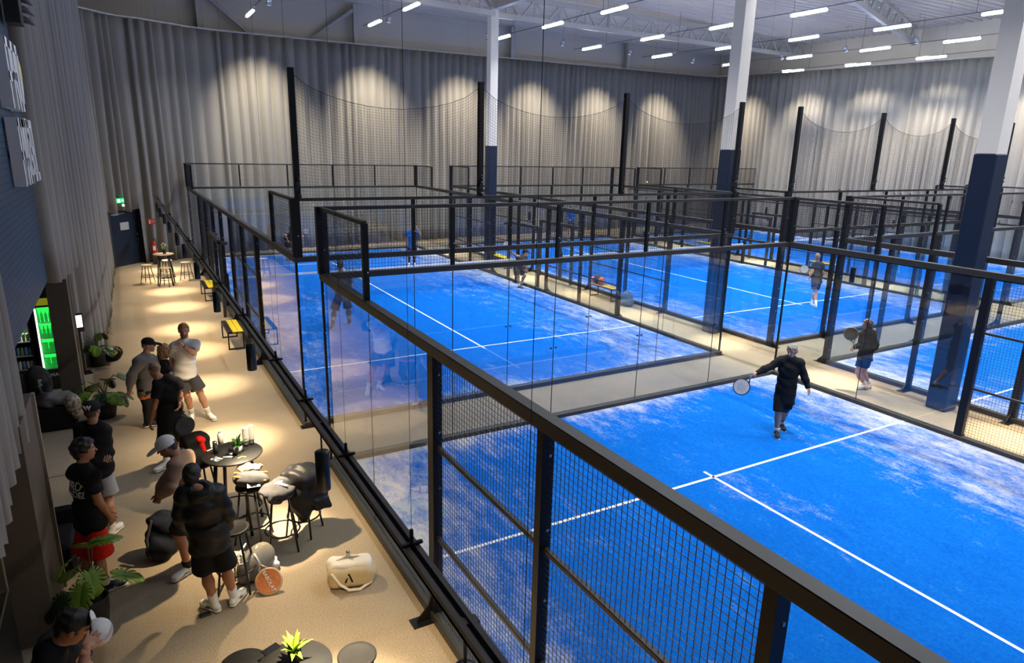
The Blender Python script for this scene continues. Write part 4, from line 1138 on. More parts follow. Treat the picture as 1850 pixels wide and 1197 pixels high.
# white t-shirt, hand on shoulder
b = on_floor(362, 760)
t4, j4 = person('smiling man in a white t-shirt with one hand at his collar', b, 1.84, 172,
    dict(head=(332, 597, 0.0), sho_r=(316, 625, 0.0), sho_l=(352, 621, 0.0), hip_r=(324, 676, 0.0), hip_l=(345, 675, 0.0), elb_r=(310, 650, 0.1), wri_r=(318, 674, 0.1), elb_l=(350, 638, -0.18), wri_l=(332, 625, -0.22),
         knee_r=(337, 711, -0.02), knee_l=(361, 708, 0.0), ank_r=AN(347, 748), toe_r=TO(345, 762), ank_l=AN(377, 747), toe_l=TO(392, 759)),
    top=dict(m=C_WHITE, g=0.022, hem=0.04), legs=dict(m=C_DGREY, g=0.04, len=0.80), hair=dict(m=H_GINGER, style='short'), beard=dict(m=H_GINGER), shoes=dict(m=SH_WHITE, stripe=C_GREY), socks=dict(m=C_WHITE, len=0.3), head_fwd=(-0.1, -1, -0.1), group=G1,
    hand_dirs=[((-0.75, -0.1, 0.5), (0.1, -1, 0.3)), None], curl=(0.35, 0.6))
MB().torus((0, 0, 0), 0.030, 0.006, 16, 6, M=Matrix.Translation(j4['wri_l'] - b) @ (j4['wri_l'] - j4['elb_l']).to_track_quat('Z', 'Y').to_matrix().to_4x4()).build('watch', M_RUBBER, t4)
# white cap, tan sweater, leaning
b = on_floor(352, 1030)
t5, j5 = person('man in a tan sweater and white cap leaning forward beside the table', b, 1.80, 78,
    dict(head=(301, 806, -0.05), sho_l=(318, 843, -0.19), sho_r=(338, 825, 0.18), hip_l=(343, 912, -0.08), hip_r=(352, 904, 0.10), elb_l=(309, 877, -0.25), wri_l=(293, 893, -0.16), elb_r=(298, 868, 0.10), wri_r=(288, 893, -0.02),
         knee_l=(322, 965, -0.08), ank_l=AN(339, 1024), toe_l=TO(314, 1047), knee_r=(356, 968, 0.15), ank_r=AN(388, 1012), toe_r=TO(368, 1030)),
    top=dict(m=C_TAN, kind='long', g=0.024, hem=0.06), legs=dict(m=cloth('check_shorts', (0.03, 0.026, 0.02)), g=0.035, len=0.88), cap=dict(m=C_WHITE), hair=dict(m=H_DARK, style='buzz'), shoes=dict(m=SH_WHITE, stripe=C_BLACK), socks=dict(m=C_BLACK, len=0.22), head_fwd=(-1, 0.15, -0.45), head_up=(-0.45, 0, 1), skin_m=SKIN2, group=G1, curl=(0.9, 0.9))
# black hoodie from behind
b = on_floor(404, 1096)
t6, j6 = person('dark-haired man in a black hoodie and shorts, back to the camera, white socks', b, 1.78, -14,
    dict(head=(347, 858, 0.05), sho_l=(333, 893, 0.0), sho_r=(391, 889, 0.0), hip_l=(364, 985, 0.0), hip_r=(396, 981, 0.0), elb_l=(325, 930, 0.06), wri_l=(338, 955, 0.25), elb_r=(410, 925, -0.02), wri_r=(412, 952, 0.06),
         knee_l=(371, 1030, 0.03), knee_r=(407, 1022, 0.03), ank_l=AN(388, 1090), toe_l=TO(365, 1090), ank_r=AN(423, 1078), toe_r=TO(440, 1068)),
    top=dict(m=C_SHEEN, kind='hoodie', g=0.030, hem=0.04), legs=dict(m=C_BLACK, g=0.036, len=0.92), hair=dict(m=H_DARK, style='short'), shoes=dict(m=SH_WHITE, stripe=C_BLACK), socks=dict(m=C_WHITE, len=0.34), head_fwd=(0.25, 1, -0.2), skin_m=SKIN2, group=G1, build_w=1.1)
# black cap with W
def wlogo(t, base, hc, hx, hy, hz, s):
    M = Matrix.Translation(hc + (-hy) * 0.122 * s + hz * 0.065 * s) @ Matrix((hx, hz, -hy)).transposed().to_4x4()
    letters('W', 0.075 * s, 0, C_WHITE, t, M, base, name='cap_logo', ext=0.006, bold=0.003)
b = on_floor(196, 957)
t7, j7 = person('man in a black jacket, grey shorts and a black cap with a W, facing away', b, 1.80, -32,
    dict(head=(167, 741, 0.0), sho_l=(148, 775, 0.05), sho_r=(186, 778, 0.0), hip_l=(165, 850, 0.0), hip_r=(187, 852, 0.0), elb_l=(146, 815, 0.1), wri_l=(160, 830, 0.25), elb_r=(194, 818, 0.0), wri_r=(185, 838, -0.08),
         knee_l=(172, 898, 0.05), knee_r=(196, 896, 0.0), ank_l=AN(185, 940), toe_l=TO(196, 934), ank_r=AN(202, 955), toe_r=TO(217, 950)),
    top=dict(m=C_BLACK, kind='jacket', g=0.030, hem=0.03), legs=dict(m=C_LGREY, g=0.036, len=0.85), cap=dict(m=C_BLACK, logo=wlogo), hair=dict(m=H_BROWN, style='buzz'), shoes=dict(m=SH_WHITE), socks=dict(m=C_WHITE, len=0.2), head_fwd=(0.35, 0.85, -0.05), group=G1,
    hand_dirs=[None, ((0.2, -0.2, 0.25), (0.4, -0.8, 0.4))])
# red shorts, lettering on the back
b = on_floor(180, 1060)
t8, j8 = person('dark-haired man in red shorts and a black t-shirt with lettering on the back', b, 1.82, -58,
    dict(head=(152, 812, 0.0), sho_l=(138, 852, 0.12), sho_r=(163, 860, -0.14), hip_l=(158, 945, 0.06), hip_r=(172, 948, -0.08), elb_r=(178, 905, -0.16), wri_r=(198, 933, -0.08), elb_l=(160, 900, 0.2), wri_l=(190, 925, 0.2),
         knee_l=(156, 997, 0.08), knee_r=(180, 1003, -0.05), ank_l=AN(160, 1052), toe_l=TO(180, 1052), ank_r=AN(192, 1056), toe_r=TO(222, 1053)),
    top=dict(m=C_BLACK, g=0.026, hem=0.0), legs=dict(m=C_RED, g=0.05, len=0.92), hair=dict(m=H_DARK, style='full'), shoes=dict(m=SH_BLACK, stripe=C_WHITE), socks=dict(m=C_WHITE, len=0.22), head_fwd=(1, 0.15, -0.05), skin_m=SKIN2, group=G1, curl=(0.4, 0.5))
bx = j8['across']; bk = -j8['fwd']; bu = j8['up']; bc = (j8['sho_l'] + j8['sho_r']) / 2 - bu * 0.13 + bk * 0.16
tee = [c for c in t8.children if c.name.startswith('t_shirt')][0]
o = letters('PRO \nPADEL', 0.115, 0, C_WHITE, t8, Matrix.Translation(bc + bx * 0.035) @ Matrix((bx, bu, bk)).transposed().to_4x4(), b, name='back_print', ext=0.001, bold=0.003); wrap_to(o, tee)
mb = MB().lathe([(0.0, 0.0), (0.022, 0.0), (0.022, 0.004), (0, 0.004)], 16, M=Matrix.Translation(bc + bx * 0.150 + bu * 0.065 - b) @ Matrix((bx, bu, bk)).transposed().to_4x4())
o = mb.build('ball_print', mat('logo_yellow', (0.75, 0.65, 0.03), 0.7), t8); wrap_to(o, tee, 0.005)
# bottom man holding his white cap on
hd = on_floor(132, 1132, 1.62); b = Vector((hd.x - 0.10, hd.y - 0.02, 0))
t9, j9 = person('man at the bottom edge pressing a white cap to his forehead', b, 1.80, -85,
    dict(head=hd, neck=hd + Vector((-0.15, -0.02, -0.13)), sho_r=hd + Vector((-0.17, -0.20, -0.22)), sho_l=hd + Vector((-0.16, 0.19, -0.22)), hip_r=b + Vector((-0.06, -0.1, 0.92)), hip_l=b + Vector((-0.06, 0.1, 0.92)),
         elb_r=on_floor(140, 1262, 1.56), wri_r=on_floor(155, 1172, 1.76), elb_l=hd + Vector((-0.05, 0.3, -0.5)), wri_l=hd + Vector((0.1, 0.25, -0.65))),
    top=dict(m=C_BLACK, g=0.03, hem=0.06), legs=dict(m=C_BLACK), hair=dict(m=H_DARK, style='short'), shoes=dict(m=SH_BLACK), socks=dict(m=C_BLACK), head_fwd=(1, -0.05, -0.75), head_up=(0.75, 0, 1), skin_m=SKIN2, group=G1,
    hand_dirs=[None, (on_floor(181, 1120, 1.80) - on_floor(155, 1172, 1.76), CAM - hd)], curl=(0.5, 0.16))
c9 = on_floor(176, 1142, hd.z - 0.01); S = Soft(); ax = Vector((0.93, 0.1, 0.25)).normalized(); M9 = basis(Vector((0, 1, 0)), ax)
S.ell(c9, (0.088, 0.105, 0.095), M9, 0.02); S.box(c9 - ax * 0.10, (0.2, 0.2, 0.09), M9, 0.001, 0.006, sub=True)
S.ell(c9 + Vector((-0.02, 0.11, 0.03)), (0.075, 0.075, 0.010), basis(Vector((-0.1, 1, 0.5)), ax), 0.006)
cpo = empty('cap', c9, 0, 'white cap held against the forehead by the man at the bottom edge', 'cap'); soft_obj('crown', S, 0.006, [C_WHITE], cpo, c9)
MB().torus((0, 0, 0), 0.031, 0.004, 18, 6, M=Matrix.Translation(j9['wri_r'] - b - Vector((0, 0.01, 0.03))) @ Matrix.Rotation(0.3, 4, 'X')).build('bracelet', M_RUBBER, t9)

# --- on the courts
b = on_floor(1410, 786)
t10, j10 = person('grey-haired player in black swinging a white racket on the near court', b, 1.76, 122,
    dict(head=(1431, 634, 0.0), sho_r=(1411, 651, 0.0), sho_l=(1445, 655, 0.0), hip_r=(1410, 708, 0.0), hip_l=(1428, 707, 0.0), elb_r=(1389, 663, -0.1), wri_r=(1368, 673, -0.22), elb_l=(1453, 679, 0.0), wri_l=(1460, 699, -0.05),
         knee_r=(1406, 744, -0.12), knee_l=(1421, 736, 0.10), ank_r=AN(1403, 779), toe_r=TO(1405, 792), ank_l=AN(1412, 766), toe_l=TO(1415, 776)),
    top=dict(m=C_BLACK, kind='slim', g=0.022, hem=0.20), legs=dict(m=C_BLACK, g=0.012, len=0.98), hair=dict(m=H_GREY, style='short'), beard=dict(m=H_GREY), shoes=dict(m=SH_BLACK), socks=dict(m=C_WHITE, len=0.2), head_fwd=(-0.93, -0.25, -0.2), curl=(0.5, 1.25))
RW = mat('racket_white', (0.75, 0.75, 0.75), 0.4, noise=(25, 0.2))
gp = j10['wri_r'] + (j10['wri_r'] - j10['elb_r']).normalized() * 0.07
racket(gp, in_view(1343, 695, b, -0.30) - gp, CAM - b, 'white padel racket held out low by the near player', RW, M_RUBBER, grip_m=C_WHITE)
for q, ln in (('l', 0.10),):
    S = Soft(); S.cone(j10['knee_l'].lerp(j10['ank_l'], -0.10), j10['knee_l'].lerp(j10['ank_l'], 0.16), 0.070, 0.066, 0.01, cut=True); soft_obj('knee_brace', S, 0.010, [M_RUBBER], t10, b)
b = on_floor(1556, 703)
t11, j11 = person('long-haired player in a black top and navy shorts walking in the aisle', b, 1.68, 22,
    dict(head=(1567, 586, 0.0), sho_l=(1559, 603, 0.05), sho_r=(1577, 603, -0.05), hip_l=(1557, 646, 0.05), hip_r=(1568, 646, -0.05), elb_l=(1554, 624, 0.0), wri_l=(1544, 627, -0.05), elb_r=(1582, 623, -0.05), wri_r=(1574, 636, 0.02),
         knee_l=(1550, 672, -0.04), knee_r=(1560, 671, 0.05), ank_l=AN(1563, 695), toe_l=TO(1553, 701), ank_r=AN(1571, 693), toe_r=TO(1559, 705)),
    top=dict(m=C_BLACK, kind='long', g=0.024, hem=0.04), legs=dict(m=C_NAVY, g=0.02, len=0.62), hair=dict(m=H_BROWN, style='long'), shoes=dict(m=SH_WHITE), socks=dict(m=C_WHITE, len=0.3), head_fwd=(-0.6, 0.6, -0.1), build_w=0.92, female=True, curl=(1.1, 0.5))
gp = j11['wri_l'] + Vector((-0.04, -0.03, 0.02))
racket(gp, in_view(1538, 614, b, 0.0) - gp + Vector((0, 0, 0.08)), CAM - b, 'black padel racket in the hand of the long-haired player', C_BLACK, M_RUBBER)
b = on_floor(616, 588)
t12, j12 = person('player in dark clothes with long socks, back to the camera, on the left back court', b, 1.86, -12,
    dict(head=(615, 478, 0), sho_l=(604, 501, 0), sho_r=(630, 502, 0), hip_l=(611, 536, 0), hip_r=(625, 536, 0), knee_l=(604, 560, 0), knee_r=(629, 557, 0), ank_l=AN(601, 587), toe_l=TO(601, 591), ank_r=AN(631, 581), toe_r=TO(634, 580), elb_l=(599, 517, 0.1), wri_l=(608, 527, 0.25), elb_r=(635, 517, 0.1), wri_r=(626, 525, 0.25)),
    top=dict(m=C_DGREY, g=0.02, hem=0.1), legs=dict(m=C_BLACK, g=0.035, len=0.95), hair=dict(m=H_DARK, style='short'), shoes=dict(m=SH_BLACK), socks=dict(m=C_BLACK, len=0.85), fine=False)
b = on_floor(744, 479)
person('player in a blue shirt raising one hand to his face at the far end', b, 1.80, 165,
    dict(head=(749, 409, 0), sho_r=(736, 420, 0), sho_l=(754, 420, 0), elb_l=(759, 423, -0.2), wri_l=(753, 411, -0.25), elb_r=(734, 431, 0), wri_r=(735, 441, 0), hip_r=(740, 446, 0), hip_l=(749, 446, 0)),
    top=dict(m=C_BLUE, g=0.02, hem=0.08), legs=dict(m=C_BLACK, g=0.03), hair=dict(m=H_BROWN, style='short'), shoes=dict(m=SH_WHITE), socks=dict(m=C_BLACK, len=0.6), fine=False)
b = on_floor(941, 520)
t14, j14 = person('crouching player in dark clothes and cap beside the net, lifting a racket behind', b, 1.80, -75,
    dict(head=(949, 456, 0), sho_r=(941, 467, -0.15), sho_l=(949, 466, 0.17), hip_r=(932, 483, -0.08), hip_l=(937, 482, 0.1), knee_r=(936, 500, -0.1), knee_l=(948, 498, 0.1), ank_r=AN(938, 517), toe_r=TO(944, 521), ank_l=AN(942, 512), toe_l=TO(948, 514),
         elb_r=(951, 477, -0.2), wri_r=(951, 487, -0.2), elb_l=(934, 462, 0.3), wri_l=(926, 457, 0.3)),
    top=dict(m=C_DGREY, g=0.02, hem=0.08), legs=dict(m=C_DGREY, g=0.035), cap=dict(m=C_BLACK), hair=dict(m=H_DARK, style='buzz'), shoes=dict(m=SH_BLACK), socks=dict(m=C_WHITE), head_fwd=(0.9, -0.3, -0.2), fine=False)
racket(j14['wri_l'] + Vector((-0.05, 0.02, 0.04)), in_view(916, 442, b, 0.3) - j14['wri_l'], CAM - b, 'white and black padel racket raised by the crouching player', RW, M_RUBBER, holes=False)
b = on_floor(1471, 550)
t15, j15 = person('slim player in black with white shoes standing on the middle back court', b, 1.76, 32,
    dict(head=(1477, 464, 0), sho_l=(1471, 478, 0), sho_r=(1485, 479, 0), hip_l=(1471, 507, 0), hip_r=(1479, 508, 0), elb_l=(1468, 490, -0.1), wri_l=(1463, 499, -0.15), elb_r=(1487, 492, 0), wri_r=(1484, 503, 0.1), ank_l=AN(1467, 547), ank_r=AN(1474, 551), toe_l=TO(1462, 546), toe_r=TO(1469, 552)),
    top=dict(m=C_DGREY, g=0.02, hem=0.08), legs=dict(m=C_NAVY, g=0.03), hair=dict(m=H_BLOND, style='short'), shoes=dict(m=SH_WHITE), socks=dict(m=C_WHITE), fine=False)
racket(j15['wri_l'], in_view(1457, 491, b, -0.1) - j15['wri_l'], CAM - b, 'grey padel racket held by the slim player in black', C_LGREY, M_RUBBER, holes=False)
b = on_floor(1030, 431)
person('player in a blue top with hands together on the distant middle court', b, 1.82, 150,
    dict(head=(1030, 377, 0), wri_l=(1031, 397, -0.25), wri_r=(1029, 397, -0.25), elb_l=(1037, 394, -0.05), elb_r=(1023, 394, -0.05)),
    top=dict(m=C_BLUE, kind='long', g=0.02), legs=dict(m=C_BLACK, g=0.03), hair=dict(m=H_BROWN, style='short'), shoes=dict(m=SH_WHITE), fine=False)
b = on_floor(521, 471)
t17, j17 = person('player mostly hidden by the corner post, reaching out a patterned racket', b, 1.78, -110,
    dict(head=(526, 414, 0), sho_l=(531, 424, 0), sho_r=(521, 425, 0), elb_l=(537, 430, -0.1), wri_l=(545, 427, -0.15)), top=dict(m=C_BLACK, g=0.02), legs=dict(m=C_BLACK, g=0.03), hair=dict(m=H_DARK, style='short'), shoes=dict(m=SH_BLACK), fine=False)
racket(j17['wri_l'], in_view(552, 418, b, -0.15) - j17['wri_l'], CAM - b, 'black and white patterned racket beside the corner post', mat('racket_pattern', (0.35, 0.35, 0.35), 0.5, noise=(22, 0.95)), M_RUBBER, holes=False)
# ---------------------------------------------------------------- furniture and belongings
M_TABLE = mat('black_tabletop', (0.014, 0.014, 0.014), 0.42, noise=(8, 0.3), spec=0.25); M_FRAME = mat('black_metal_leg', (0.012, 0.012, 0.012), 0.4)
M_WOODTOP = mat('light_wood_top', (0.46, 0.36, 0.25), 0.5, noise=(12, 0.15, (1, 6, 1)))
M_POT = mat('dark_clay_pot', (0.045, 0.04, 0.036), 0.8, noise=(10, 0.3)); M_GPOT = mat('grey_pot', (0.13, 0.13, 0.135), 0.7); M_SOIL = mat('soil', (0.015, 0.01, 0.007), 0.9)
M_LEAF = mat('leaf_green', (0.16, 0.31, 0.03), 0.35, noise=(7, 0.5)); M_LEAFD = mat('leaf_dark', (0.02, 0.06, 0.012), 0.35, noise=(7, 0.4)); M_LEAFY = mat('leaf_lime', (0.24, 0.42, 0.03), 0.4, noise=(9, 0.4)); M_STEM = mat('stem', (0.05, 0.06, 0.02), 0.6)
def bar_table(x, y, top_m, label, H=1.05, r=0.36, foot=0.33, ring=0.30, group=None, n=4, a0=0.5, name='bar_table'):
    t = empty(name, (x, y, 0), 0, label, 'table', group)
    MB().lathe([(0, H - 0.028), (r - 0.012, H - 0.028), (r, H - 0.016), (r, H - 0.006), (r - 0.006, H), (0, H)], 48).build('tabletop', top_m, t)
    for k in range(n):
        a = a0 + 2 * PI * k / n
        MB().tube([(foot * math.cos(a), foot * math.sin(a), 0), (r * 0.62 * math.cos(a), r * 0.62 * math.sin(a), H - 0.03)], [0.020, 0.024], 10).build('leg', M_FRAME, t)
    MB().torus((0, 0, 0.28), foot - (foot - r * 0.62) * 0.27 + 0.0, 0.011, 48, 8).build('foot_ring', M_FRAME, t)
    return t
def stool(x, y, label, H=0.75, r=0.175, seat_m=None, group='bar stools', a0=0.3, foot=0.24):
    t = empty('bar_stool', (x, y, 0), 0, label, 'stool', group)
    MB().lathe([(0, H - 0.035), (r - 0.01, H - 0.035), (r, H - 0.02), (r, H - 0.008), (r - 0.01, H), (r * 0.8, H - 0.006), (0, H - 0.012)], 36).build('seat', seat_m or M_TABLE, t)
    for k in range(4):
        a = a0 + PI / 2 * k
        MB().tube([(foot * math.cos(a), foot * math.sin(a), 0), (r * 0.75 * math.cos(a), r * 0.75 * math.sin(a), H - 0.03)], 0.013, 8).build('leg', M_FRAME, t)
    MB().torus((0, 0, 0.25), foot - (foot - r * 0.75) * 0.33, 0.011, 36, 8).build('foot_ring', M_FRAME, t)
    return t
# lounge table group
TX, TY = -1.63, -1.16
bar_table(TX, TY, M_TABLE, 'tall black round table with cups and a plant, in the middle of the lounge', a0=0.35)
SG = 'black bar stools around the lounge table'
def fl(u, v, z=0.0): q = on_floor(u, v, z); return q.x, q.y
stool(*fl(452, 880, 0.72), 'black bar stool carrying the racket bag, right of the tall table', group=SG, a0=0.2)
stool(*fl(506, 893, 0.72), 'black bar stool with black clothes on it, in front of the puffy jacket', group=SG, a0=0.6)
stool(*fl(545, 868, 0.72), 'black bar stool mostly buried under the puffy jacket', group=SG, a0=0.1)
stool(*fl(421, 956, 0.72), 'black bar stool half hidden behind the man in the black hoodie', group=SG, a0=0.4)
sx5, sy5 = fl(360, 838, 0.72); stool(sx5, sy5, 'black bar stool carrying the red and black backpack', group=SG, a0=0.3)
def plant_spiky(x, y, z, pot_r, pot_h, L, m, pot_m, label, n=16, seed=1, flowers=False, name='potted_plant'):
    t = empty(name, (x, y, z), 0, label, 'plant'); rr = random.Random(seed)
    p = MB().lathe([(0, 0), (pot_r * 0.72, 0), (pot_r, pot_h), (pot_r * 0.9, pot_h), (pot_r * 0.88, pot_h * 0.88), (0, pot_h * 0.88)], 24); p.build('pot', pot_m, t)
    for k in range(n):
        a = k * 2.4 + rr.random() * 0.3; tilt = 0.25 + 0.95 * ((k % 8) / 8.0); l = L * (0.75 + 0.4 * rr.random())
        mb = MB(); N = 7; wv = []
        for i in range(N + 1):
            s = i / N; ww = 0.16 * L * (math.sin(PI * (0.18 + 0.82 * s)) ** 0.8) * (1 - s) ** 0.35
            out = l * (math.sin(tilt) * s + 0.10 * s * s); hz = pot_h * 0.9 + l * math.cos(tilt) * s - 0.18 * l * tilt * s * s
            c = Vector((out * math.cos(a), out * math.sin(a), hz)); sd = Vector((-math.sin(a), math.cos(a), 0)) * ww; fold = Vector((0, 0, ww * 0.5))
            wv += [c - sd + fold, c, c + sd + fold, c - Vector((0, 0, 0.006 * (1 - s)))]
        fs = []
        for i in range(N):
            for (p0, p1) in ((0, 1), (1, 2), (2, 3), (3, 0)): fs.append((i * 4 + p0, i * 4 + p1, i * 4 + 4 + p1, i * 4 + 4 + p0))
        mb.add(wv, fs, 0, True); mb.build('leaf', m, t)
    if flowers:
        for k in range(7):
            a = k * 0.9; q = Vector((0.07 * math.cos(a), 0.07 * math.sin(a), pot_h + L * (0.8 + 0.15 * (k % 3))))
            MB().add(*ball(q, 0.022, 6)).build('flower', mat('petal', (0.85, 0.75, 0.78), 0.6), t)
    return t
plant_spiky(*fl(430, 818, 1.05), 1.05, 0.062, 0.105, 0.17, M_LEAFD, M_GPOT, 'dark spiky plant in a grey pot on the tall lounge table', seed=2)
def cup_stack(u, v, n, label):
    x, y = fl(u, v, 1.05); t = empty('paper_cup_stack', (x, y, 1.05), 0, label, 'cups')
    mb = MB(); h = 0.0
    prof = []
    for k in range(n):
        z = k * 0.011 + 0.085; prof += [(0.036, z), (0.0405, z + 0.001), (0.0405, z + 0.004), (0.036, z + 0.0045)]
    MB().lathe([(0, 0), (0.028, 0), (0.034, 0.05)] , 20).build('printed_cup', mat('cup_black', (0.02, 0.02, 0.025), 0.6), t)
    MB().lathe([(0.034, 0.05), (0.036, 0.084)] + prof + [(0.036, prof[-1][1] + 0.001), (0.034, prof[-1][1] - 0.01), (0, prof[-1][1] - 0.02)], 20).build('cup_rims', mat('cup_paper', (0.42, 0.41, 0.39), 0.6), t)
cup_stack(445, 805, 16, 'taller stack of white paper cups beside the dark plant'); cup_stack(455, 802, 17, 'stack of white paper cups at the far edge of the lounge table')
def bottle(u, v, z, r, h, m, cap_m, label, cat='bottle', name='bottle', neck=0.5, n=24):
    x, y = fl(u, v, z); t = empty(name, (x, y, z), 0, label, cat)
    MB().lathe([(0, 0), (r, 0.004), (r, h * 0.72), (r * 0.95, h * 0.78), (r * neck, h * 0.86), (r * neck, h * 0.9)], n).build('bottle_body', m, t)
    MB().lathe([(r * neck * 1.1, h * 0.88), (r * neck * 1.1, h), (0, h)], n).build('bottle_cap', cap_m, t)
    return t
bottle(399, 803, 1.05, 0.034, 0.20, mat('enamel_white', (0.72, 0.71, 0.68), 0.35), mat('enamel_white', (0, 0, 0)), 'white drinking bottle standing on the lounge table')
t = bottle(390, 819, 1.05, 0.031, 0.165, mat('can_blue', (0.05, 0.06, 0.08), 0.3, 0.6), mat('can_top', (0.5, 0.5, 0.5), 0.25, 1.0), 'dark blue drinks can at the left of the lounge table', 'can', 'drinks_can', neck=0.85)
def flat(u, v, z, w, l, a, m, label, cat, name, h=0.003):
    x, y = fl(u, v, z); o = MB().bbox(-w / 2, -l / 2, 0.0005, w / 2, l / 2, h, 0.001).build(name, m, None, (x, y, z), (0, 0, a)); return tag(o, label, cat)
def card_mat(nm, cols, sc_):
    m = bpy.data.materials.new(nm); m.use_nodes = True; nt = m.node_tree; b_ = nt.nodes['Principled BSDF']; b_.inputs['Roughness'].default_value = 0.4
    tc = nt.nodes.new('ShaderNodeTexCoord'); v = nt.nodes.new('ShaderNodeTexVoronoi'); v.inputs['Scale'].default_value = sc_; r = nt.nodes.new('ShaderNodeValToRGB'); r.color_ramp.interpolation = 'CONSTANT'
    for i, c in enumerate(cols):
        e = r.color_ramp.elements[i] if i < 2 else r.color_ramp.elements.new(i / len(cols)); e.position = i / len(cols); e.color = (*c, 1)
    sp = nt.nodes.new('ShaderNodeSeparateColor'); nt.links.new(tc.outputs['Object'], v.inputs['Vector']); nt.links.new(v.outputs['Color'], sp.inputs[0]); nt.links.new(sp.outputs[0], r.inputs[0]); nt.links.new(r.outputs[0], b_.inputs['Base Color']); return m
flat(391, 829, 1.05, 0.09, 0.12, 0.6, card_mat('leaflet_print', [(0.7, 0.7, 0.65), (0.03, 0.07, 0.3), (0.5, 0.6, 0.05), (0.6, 0.45, 0.1)], 30), 'small printed leaflet at the front left of the lounge table', 'leaflet', 'leaflet')
flat(413, 825, 1.05, 0.02, 0.13, 1.2, C_WHITE, 'narrow white paper strip on the lounge table', 'paper', 'paper_strip')
flat(380, 812, 1.05, 0.10, 0.014, 0.6, C_WHITE, 'white drinking straw at the left edge of the lounge table', 'straw', 'drinking_straw', 0.006)
yb = MB().bar((0, 0, 0.004), (0.05, 0.035, 0.004), 0.012, 0.007).bar((0.05, 0.035, 0.004), (0.095, 0.0, 0.004), 0.012, 0.007).build('wristband', mat('band_yellow', (0.6, 0.45, 0.08), 0.5), None, (*fl(430, 828, 1.05), 1.05)); tag(yb, 'yellow folded band at the front of the lounge table', 'band')
S = Soft(); cx, cy = fl(417, 820, 1.05); S.ell((cx, cy, 1.065), (0.025, 0.02, 0.016), None, 0.01).ell((cx + 0.025, cy + 0.01, 1.062), (0.016, 0.02, 0.013), None, 0.01)
wp = empty('crumpled_wrapper', (cx, cy, 1.05), 0, 'small crumpled clear wrapper on the lounge table', 'wrapper'); soft_obj('foil', S, 0.004, [mat('clear_film', (0.6, 0.58, 0.52), 0.15)], wp, (cx, cy, 1.05), noise=(0.004, 120, 1))

def soft_thing(name, c, label, cat, parts_, group=None):
    """parts_: list of (part name, Soft, voxel, material, noise)"""
    t = empty(name, c, 0, label, cat, group)
    for (nm, S_, h_, m_, nz_) in parts_: soft_obj(nm, S_, h_, m_ if isinstance(m_, list) else [m_], t, c, noise=nz_)
    return t
Y3 = lambda a: Matrix.Rotation(a, 3, 'Z')
# red / black backpack on the stool
c = Vector((*fl(356, 836, 0.76), 0.76)); A = Y3(0.25)
S = Soft(); S.box(c + Vector((0, 0, 0.20)), (0.11, 0.09, 0.15), A, 0.05, 0.03).ell(c + Vector((0, -0.03, 0.36)), (0.15, 0.11, 0.09), A, 0.05).ell(c + Vector((0.0, -0.12, 0.14)), (0.12, 0.06, 0.11), A, 0.03)
S2 = Soft(); S2.cone(c + Vector((0.05, -0.13, 0.38)), c + Vector((0.125, -0.125, 0.10)), 0.045, 0.012, 0.02, flat=0.5, fdir=(0.2, 1, 0)).cone(c + Vector((0.05, -0.13, 0.38)), c + Vector((0.135, -0.05, 0.33)), 0.045, 0.03, 0.02)
S3 = Soft(); S3.box(c + Vector((-0.13, -0.10, 0.17)), (0.022, 0.045, 0.10), A, 0.012, 0.01)
S4 = Soft(); S4.cone(c + Vector((-0.14, 0.02, 0.30)), c + Vector((-0.20, -0.06, 0.12)), 0.022, 0.022, 0.01).cone(c + Vector((-0.20, -0.06, 0.12)), c + Vector((-0.13, -0.09, 0.02)), 0.022, 0.018, 0.01)
soft_thing('backpack', c, 'black backpack with a red corner on the stool behind the white cap', 'backpack', [('bag_body', S, 0.010, C_BLACK, (0.006, 22, 1)), ('red_panel', S2, 0.008, C_RED, None), ('side_panel', S3, 0.008, C_LGREY, None), ('shoulder_strap', S4, 0.008, C_ORANGE, None)])
# racket bag on the right stool
c = Vector((*fl(452, 875, 0.76), 0.755)); A = Y3(-0.4)
S = Soft(); S.ell(c + Vector((0, -0.02, 0.10)), (0.21, 0.13, 0.11), A, 0.03).ell(c + Vector((0.12, -0.08, 0.07)), (0.10, 0.08, 0.07), A, 0.04)
S2 = Soft(); S2.cone(c + Vector((-0.18, -0.04, 0.17)), c + Vector((0.16, -0.16, 0.10)), 0.012, 0.012, 0.01).cone(c + Vector((-0.17, 0.02, 0.19)), c + Vector((0.20, -0.06, 0.16)), 0.010, 0.012, 0.01)
S3 = Soft(); S3.ell(c + Vector((-0.02, 0.05, 0.22)), (0.11, 0.08, 0.045), A, 0.02).ell(c + Vector((0.10, 0.03, 0.21)), (0.07, 0.06, 0.04), A, 0.02)
t = soft_thing('racket_bag', c, 'dark racket bag with orange piping and a pale badge on the right stool', 'bag', [('bag_body', S, 0.009, C_DGREY, (0.004, 25, 2)), ('orange_piping', S2, 0.006, C_ORANGE, None)])
soft_thing('bundled_clothes', c + Vector((0, 0, 0.17)), 'crumpled beige and white clothes on top of the racket bag', 'clothes', [('cloth', S3, 0.008, C_TAN, (0.010, 40, 1)), ])
lb = empty('bag_badge', (0, 0, 0)); bpy.data.objects.remove(lb)
Mx = Matrix.Translation(c + Vector((0.02, -0.155, 0.07))) @ Matrix.Rotation(-0.1, 4, 'Z') @ Matrix.Rotation(R(62), 4, 'X')
MB().box(-0.075, -0.028, 0, 0.075, 0.028, 0.004, M=Matrix.Translation(-c) @ Mx).build('badge', C_LGREY, t); letters('OO', 0.05, 0, C_BLACK, t, Mx @ Matrix.Translation((0, 0, 0.005)), c, name='badge_print', bold=0.002)
